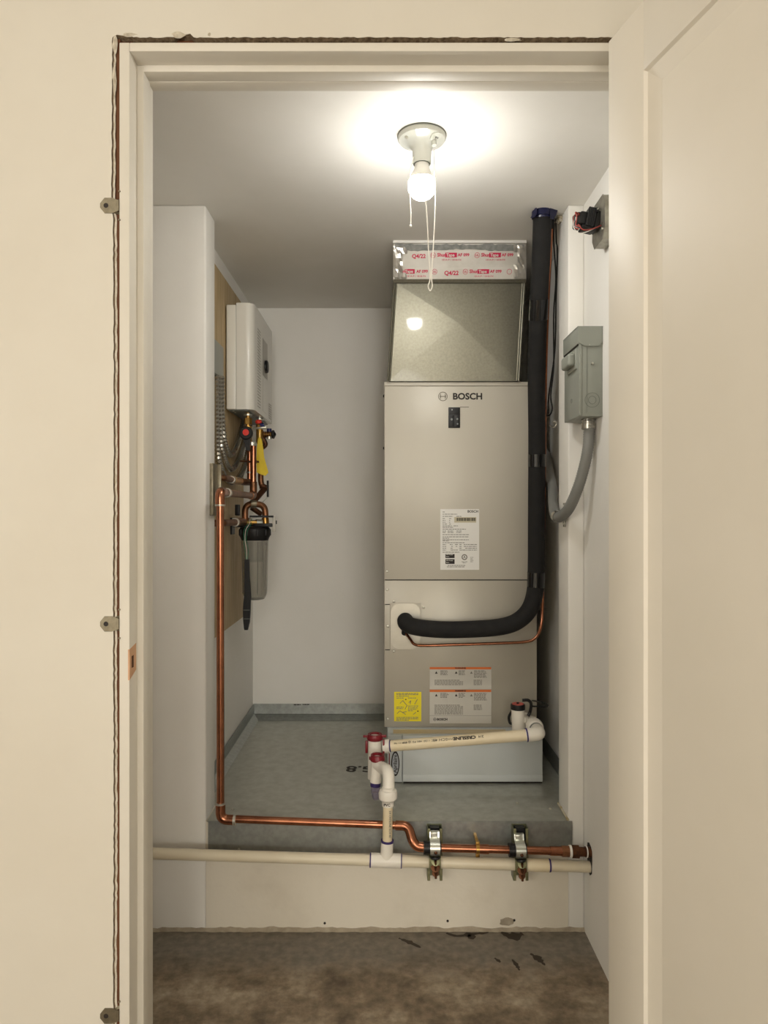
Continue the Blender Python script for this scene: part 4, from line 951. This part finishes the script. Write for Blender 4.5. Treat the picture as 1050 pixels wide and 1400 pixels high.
# armoured flexible conduits
zb = lambda y, d: (700-y)*d/F
def armour(pts, label):
    q_ = catmull(pts, 10); a, r_ = ribbed(q_, .0074, .0064, .0034)
    MB().tube(a, r_, 12).build('armored_conduit', 'conduit_metal', None, label, 'conduit', 'armored flexible conduits under the heater', angle=15)
def wl(px, py): return at(px, py, .531*F/(525-px))       # point in the layer against the plywood
armour([wl(*q) for q in ((303, 514), (303.5, 560), (305.5, 595), (311, 618), (316.5, 621), (322, 612), (328, 596), (333, 577), (334, 569))], 'armored metal conduit under the white heater, its loop bending highest')
armour([wl(*q) for q in ((299.5, 514), (300, 570), (303, 612), (310, 636), (317, 641), (325, 631), (332, 610), (337, 590), (338.5, 574))], 'armored metal conduit under the white heater, middle of three loops')
armour([wl(*q) for q in ((296.5, 513), (296.6, 580), (298.5, 625), (306, 650), (315, 659), (325, 655), (334, 638), (339.5, 612), (341.5, 590), (342, 576))], 'armored metal conduit under the white heater, its loop hanging lowest')
# strip of galvanized strut on the pillar return behind the copper pipe
MB().box(V(PL-.001, 2.055, zb(705, 2.08)), V(PL+.010, 2.118, zb(634, 2.08)), .001).box(V(PL+.004, 2.112, zb(705, 2.08)), V(PL+.020, 2.118, zb(634, 2.08)), .001).build('mounting_strip', 'bracket_zinc', None, 'short olive grey metal mounting strip on the left pillar behind the copper pipe', 'bracket')

# service valves under the heater
def valve(name, label, c, r, handle, hlen, button, group):
    t = thing(name, c-Vector((0, 0, .03)), label, 'valve', group)
    MB().cyl(c+Vector((0, .002, -.05)), Vector((c.x, c.y, CH+hz_b-.002)), r*.62, 16).build('tail_pipe', 'brass', t)
    MB().cyl(c+Vector((0, 0, .030)), c+Vector((0, 0, .052)), r*1.15, 6).build('union_nut', 'brass', t)
    MB().cyl(c+Vector((0, 0, .060)), c+Vector((0, 0, .066)), r*1.2, 18).build('collar', 'clamp_zinc', t)
    MB().cyl(c+Vector((0, 0, -.030)), c+Vector((0, 0, .024)), r*1.1, 18).build('body', 'brass', t)
    if handle:
        hb_ = MB(); fy = c.y-.030
        hb_.lathe([(.0235, -.004), (.0240, 0), (.0235, .006), (.020, .009)], (c.x, fy, c.z-.004), (0, -1, 0), 24)
        hb_.prism([(c.x-.013, fy-.006, c.z-.01), (c.x+.015, fy-.006, c.z-.01), (c.x+.014, fy-.006, c.z-hlen), (c.x+.006, fy-.006, c.z-hlen-.004), (c.x+.001, fy-.006, c.z-hlen)], (0, .010, 0))
        hn_ = hb_.build('lever_handle', 'black_plastic', t)
        MB().lathe([(.0112, 0), (.0105, .002), (.002, .0025)], (c.x, fy-.009, c.z-.002), (0, -1, 0), 20).build('button', button, t, label='round red button')
        MB().cyl((c.x, c.y, c.z-.002), (c.x, fy, c.z-.003), .009, 14).build('stem', 'brass', t)
    return t
hotc = at(339, 592, 2.50)
hv = valve('shutoff_valve', 'brass shutoff valve with black lever and round red button under the heater', hotc, .0125, True, .062, 'valve_red', 'valves under the heater')
cvc = at(355, 596, 2.66)
vv = valve('shutoff_valve', 'brass shutoff valve with a small red cap behind the black lever valve', cvc, .0120, False, 0, None, 'valves under the heater')
MB().lathe([(.008, 0), (.012, .003), (.012, .010), (.006, .014)], at(353.5, 579, 2.61), (0, -.3, 1), 12).build('red_cap', 'valve_red', vv)
MB().obox(Matrix.Translation(at(354, 585.5, 2.58)) @ Matrix.Rotation(-.08, 4, 'Y'), (-.028, -.01, -.003), (.030, .012, .004), .003).build('lever_plate', 'clamp_zinc', vv)
MB().cyl(at(356, 582, 2.60), at(361, 580.5, 2.60), .0085, 12).build('blue_cap', 'valve_blue', vv)
rv = thing('relief_valve', at(368, 594, 2.68), 'small brass relief valve with black knob and blue cap under the heater', 'valve')
MB().cyl(at(358, 594, 2.68), at(371, 594, 2.68), .0105, 12).build('body', 'brass', rv)
for i in range(4): MB().cyl(at(360+i*2.8, 594, 2.68), at(361.2+i*2.8, 594, 2.68), .0125, 14).build('rib', 'bronze_dark', rv)
MB().lathe([(.012, 0), (.0165, .003), (.0165, .009), (.010, .012), (.004, .016)], at(371.5, 594, 2.68), (1, 0, 0), 18).build('knob', 'black_plastic', rv)
MB().cyl(at(368, 586, 2.68), at(368, 590.5, 2.68), .0095, 14).build('cap', 'valve_blue', rv)
MB().cyl(at(368, 600.5, 2.68), at(368, 597, 2.68), .010, 14).build('outlet', 'clamp_zinc', rv)
MB().tube(catmull([at(358, 596, 2.69), at(361, 602, 2.69), at(363, 608, 2.69), at(359, 612, 2.69)], 6), .009, 12).build('drain_elbow', 'bronze_dark', rv)
# yellow paper tag
tgp = [at(354.3, 597, 2.60), at(357.5, 600, 2.60), at(360, 613, 2.60), at(361.2, 625, 2.605), at(367, 646, 2.60), at(363, 650.5, 2.605), at(358, 649, 2.595), at(351, 646, 2.60), at(350.5, 628, 2.595), at(351, 612, 2.60), at(352.5, 601, 2.60)]
tg = thing('paper_tag', tgp[0], 'yellow paper tag hanging from the valves under the heater', 'tag')
MB().prism(tgp, (0, .001, 0)).build('sheet', 'tag_yellow', tg)
MB().tube([at(355, 598, 2.60), at(355.5, 592, 2.62)], .0008, 6).build('tie', 'wire_white', tg)

# copper branch pipes
def cpipe(name, label, segs, cat='pipe'):
    t = thing(name, segs[0][1][0], label, cat)
    for nm, pts, r, m in segs: MB().tube(pts, r, 14).build(nm, m, t, angle=60)
    return t
r_ = .0098
cxp = at(342, 605, 2.535)
HX = -.49
cpipe('branch_pipe', 'weathered copper branch pipe with coupling above the long copper elbow', [
    ('wall_length', fillet([Vector((NL+.012, 2.16, CH+zb(653.2, 2.16))), Vector((HX, 2.16, CH+zb(653.2, 2.16))), Vector((HX, 2.42, CH+zb(653.2, 2.16)))], .02), r_, 'copper_old'),
    ('coupling', [Vector((HX, 2.30, CH+zb(653.2, 2.16))), Vector((HX, 2.41, CH+zb(653.2, 2.16)))], r_*1.3, 'brass'),
    ('collar', [Vector((HX, 2.275, CH+zb(653.2, 2.16))), Vector((HX, 2.295, CH+zb(653.2, 2.16)))], r_*1.25, 'solder'),
    ('elbow', fillet([Vector((HX, 2.40, CH+zb(653.2, 2.16))), Vector((HX, 2.465, CH+zb(653.2, 2.16))), Vector((HX+.011, 2.53, CH+.106))], .03), r_*1.2, 'bronze_dark'),
    ('upright', [at(341.5, 661, 2.53), at(341.5, 604, 2.53)], r_, 'copper'),
    ('solder_ring', [at(341.5, 647, 2.53), at(341.5, 645, 2.53)], r_*1.2, 'solder'),
    ('adapter', [at(344.5, 609.5, 2.53), at(344.5, 605, 2.53)], r_*1.7, 'clamp_zinc'),
    ('cross_clip', [at(328, 630.5, 2.51), at(354, 631.5, 2.51)], .0035, 'bronze_dark'),
    ('cross_clip_nut', [at(345, 631, 2.505), at(351, 631.3, 2.505)], .0065, 'brass')])
cpipe('branch_pipe', 'dark copper branch pipe with a diagonal leg beside the yellow tag', [
    ('upright', fillet([at(356.5, 612, 2.69), at(356.5, 660, 2.69), at(360, 668, 2.69)], .03), r_*1.1, 'copper_old'),
    ('diagonal', [at(362, 668, 2.69), at(343, 690, 2.60)], r_*1.15, 'bronze_dark'),
    ('joint', [at(356.8, 664, 2.69), at(363.5, 667.5, 2.69)], r_*1.25, 'bronze_dark'),
    ('diagonal_stub', [at(344, 694, 2.60), at(357, 703, 2.62)], r_, 'bronze_dark'),
    ('drain_lever', [at(366, 657, 2.69), at(366.2, 679.5, 2.69)], .0042, 'black_plastic'),
    ('drain_wire', [at(366, 680, 2.69), at(357, 688, 2.67)], .0018, 'clamp_zinc')])
zf = CH+zb(715.2, 2.16)
cpipe('branch_pipe', 'weathered copper pipe looping over the water filter head', [
    ('wall_length', fillet([Vector((NL+.012, 2.16, zf)), Vector((HX, 2.16, zf)), Vector((HX, 2.475, zf))], .02), r_*1.1, 'copper_old'),
    ('elbow', fillet([Vector((HX, 2.36, zf)), Vector((HX, 2.49, zf)), Vector((HX+.02, 2.50, zf))], .02), r_*1.35, 'copper_old'),
    ('collar', [Vector((HX, 2.33, zf)), Vector((HX, 2.345, zf))], r_*1.5, 'solder'),
    ('loop', fillet([at(335, 713, 2.485), at(335, 688.5, 2.485), at(362.5, 690, 2.52), at(363, 712, 2.52)], .035), r_*1.15, 'copper_old'),
    ('loop_coupling', [at(342, 689, 2.494), at(350, 689.4, 2.503)], r_*1.4, 'bracket_zinc'),
    ('inlet', [at(336, 714.5, 2.485), at(352, 714.5, 2.50)], r_*.9, 'brass'),
    ('inlet_nut', [at(350, 714.5, 2.50), at(358, 714.5, 2.51)], r_*1.25, 'clamp_zinc'),
    ('outlet_nut', [at(362.5, 708, 2.52), at(363, 716, 2.52)], r_*1.3, 'brass')])
# water filter
fcx = at(348.5, 727, 2.52); fl = thing('water_filter', fcx-Vector((0, 0, .24)), 'clear water filter housing with a black cap on the plywood', 'water filter')
MB().lathe([(.040, .020), (.050, .016), (.0545, .010), (.0545, -.014), (.050, -.022), (.0475, -.030)], fcx, (0, 0, 1), 30).build('cap', 'black_plastic', fl)
for i in range(10):
    a = 2*PI*i/10; c = fcx+Vector((.054*math.cos(a), .054*math.sin(a), -.002)); MB().box(c-Vector((.003, .003, .011)), c+Vector((.003, .003, .011)), .001).build('cap_rib', 'black_plastic', fl)
zb0 = (700-820)*2.52/F+CH-fcx.z
MB().lathe([(.0475, -.022), (.0470, -.05), (.0415, zb0+.02), (.034, zb0+.004), (.02, zb0), (.0005, zb0), (.0005, zb0+.003), (.02, zb0+.003), (.032, zb0+.008), (.0385, zb0+.022), (.0440, -.05), (.0445, -.022)], fcx, (0, 0, 1), 30, caps=False).build('sump', 'clear_plastic', fl)
for i in range(8):
    a = 2*PI*(i+.5)/8; n_ = Vector((math.cos(a), math.sin(a), 0))
    MB().tube([fcx+n_*.0472+Vector((0, 0, -.034)), fcx+n_*.0425+Vector((0, 0, zb0+.024))], .0016, 6).build('sump_rib', 'clear_plastic', fl)
MB().cyl(fcx+Vector((0, 0, -.03)), fcx+Vector((0, 0, zb0+.012)), .0285, 24).build('cartridge', 'cartridge', fl)
MB().lathe([(.030, -.034), (.030, -.106)], fcx, (0, 0, 1), 24).build('cartridge_label', 'heater_grey', fl)
MB().box(at(341, 707.5, 2.480), at(374, 704.8, 2.491)).build('bracket', 'black_plastic', fl)
MB().box(Vector((YX-.0005, fcx.y+.0, fcx.z-.01)), Vector((YX+.006, fcx.y+.05, fcx.z+.05))).box(Vector((YX, fcx.y+.015, fcx.z+.016)), Vector((fcx.x+.02, fcx.y+.03, fcx.z+.030))).build('wall_arm', 'black_plastic', fl)
MB().box(Vector((fcx.x+.0, fcx.y-.035, fcx.z+.018)), Vector((fcx.x+.068, fcx.y+.03, fcx.z+.030)), .002).build('head', 'black_plastic', fl)
bp_ = MB().box(at(372, 727, 2.49), at(377, 705.5, 2.50), .001).build('bracket_end', 'label_grey', fl)
MB().box(at(377, 716.5, 2.49), at(378.7, 711.5, 2.50), .0008).build('bracket_knob', 'black_plastic', fl)
MB().box(at(321, 705, 2.47), at(328.5, 690, 2.485), .002).build('bracket_foot', 'black_plastic', fl)
# filter wrench on green wire
wr = thing('filter_wrench', at(338, 862, 2.45), 'black plastic filter wrench dangling on green wire', 'wrench')
WD = 2.445
MB().prism([at(x, y, WD) for x, y in ((334.3, 765), (340.3, 764.5), (340.6, 790), (342, 806), (342.6, 816), (342, 838), (341, 851), (339.3, 858), (338.5, 861.5), (334, 861.5), (333.3, 858), (332.2, 846), (332, 832), (333.8, 812), (334.3, 795))], (0, .012, 0)).build('handle', 'black_plastic', wr, angle=20)
for y in (834, 846): MB().box(at(332.6, y+.5, WD-.001), at(341.8, y-.5, WD+.004)).build('grip_line', 'box_grey_dark', wr)
for j, dx in enumerate((-1.5, 0, 1.6)):
    MB().tube(catmull([at(337.5, 768, WD+.004), at(337+dx*1.6, 752, WD), at(335+dx, 738, WD-.005), at(336+dx*1.5, 725, WD-.005), at(341+dx*1.5, 716, 2.46), at(342+dx, 709, 2.475)], 6), .0010, 6).build('green_wire', 'wire_green' if j != 1 else 'wire_white', wr)
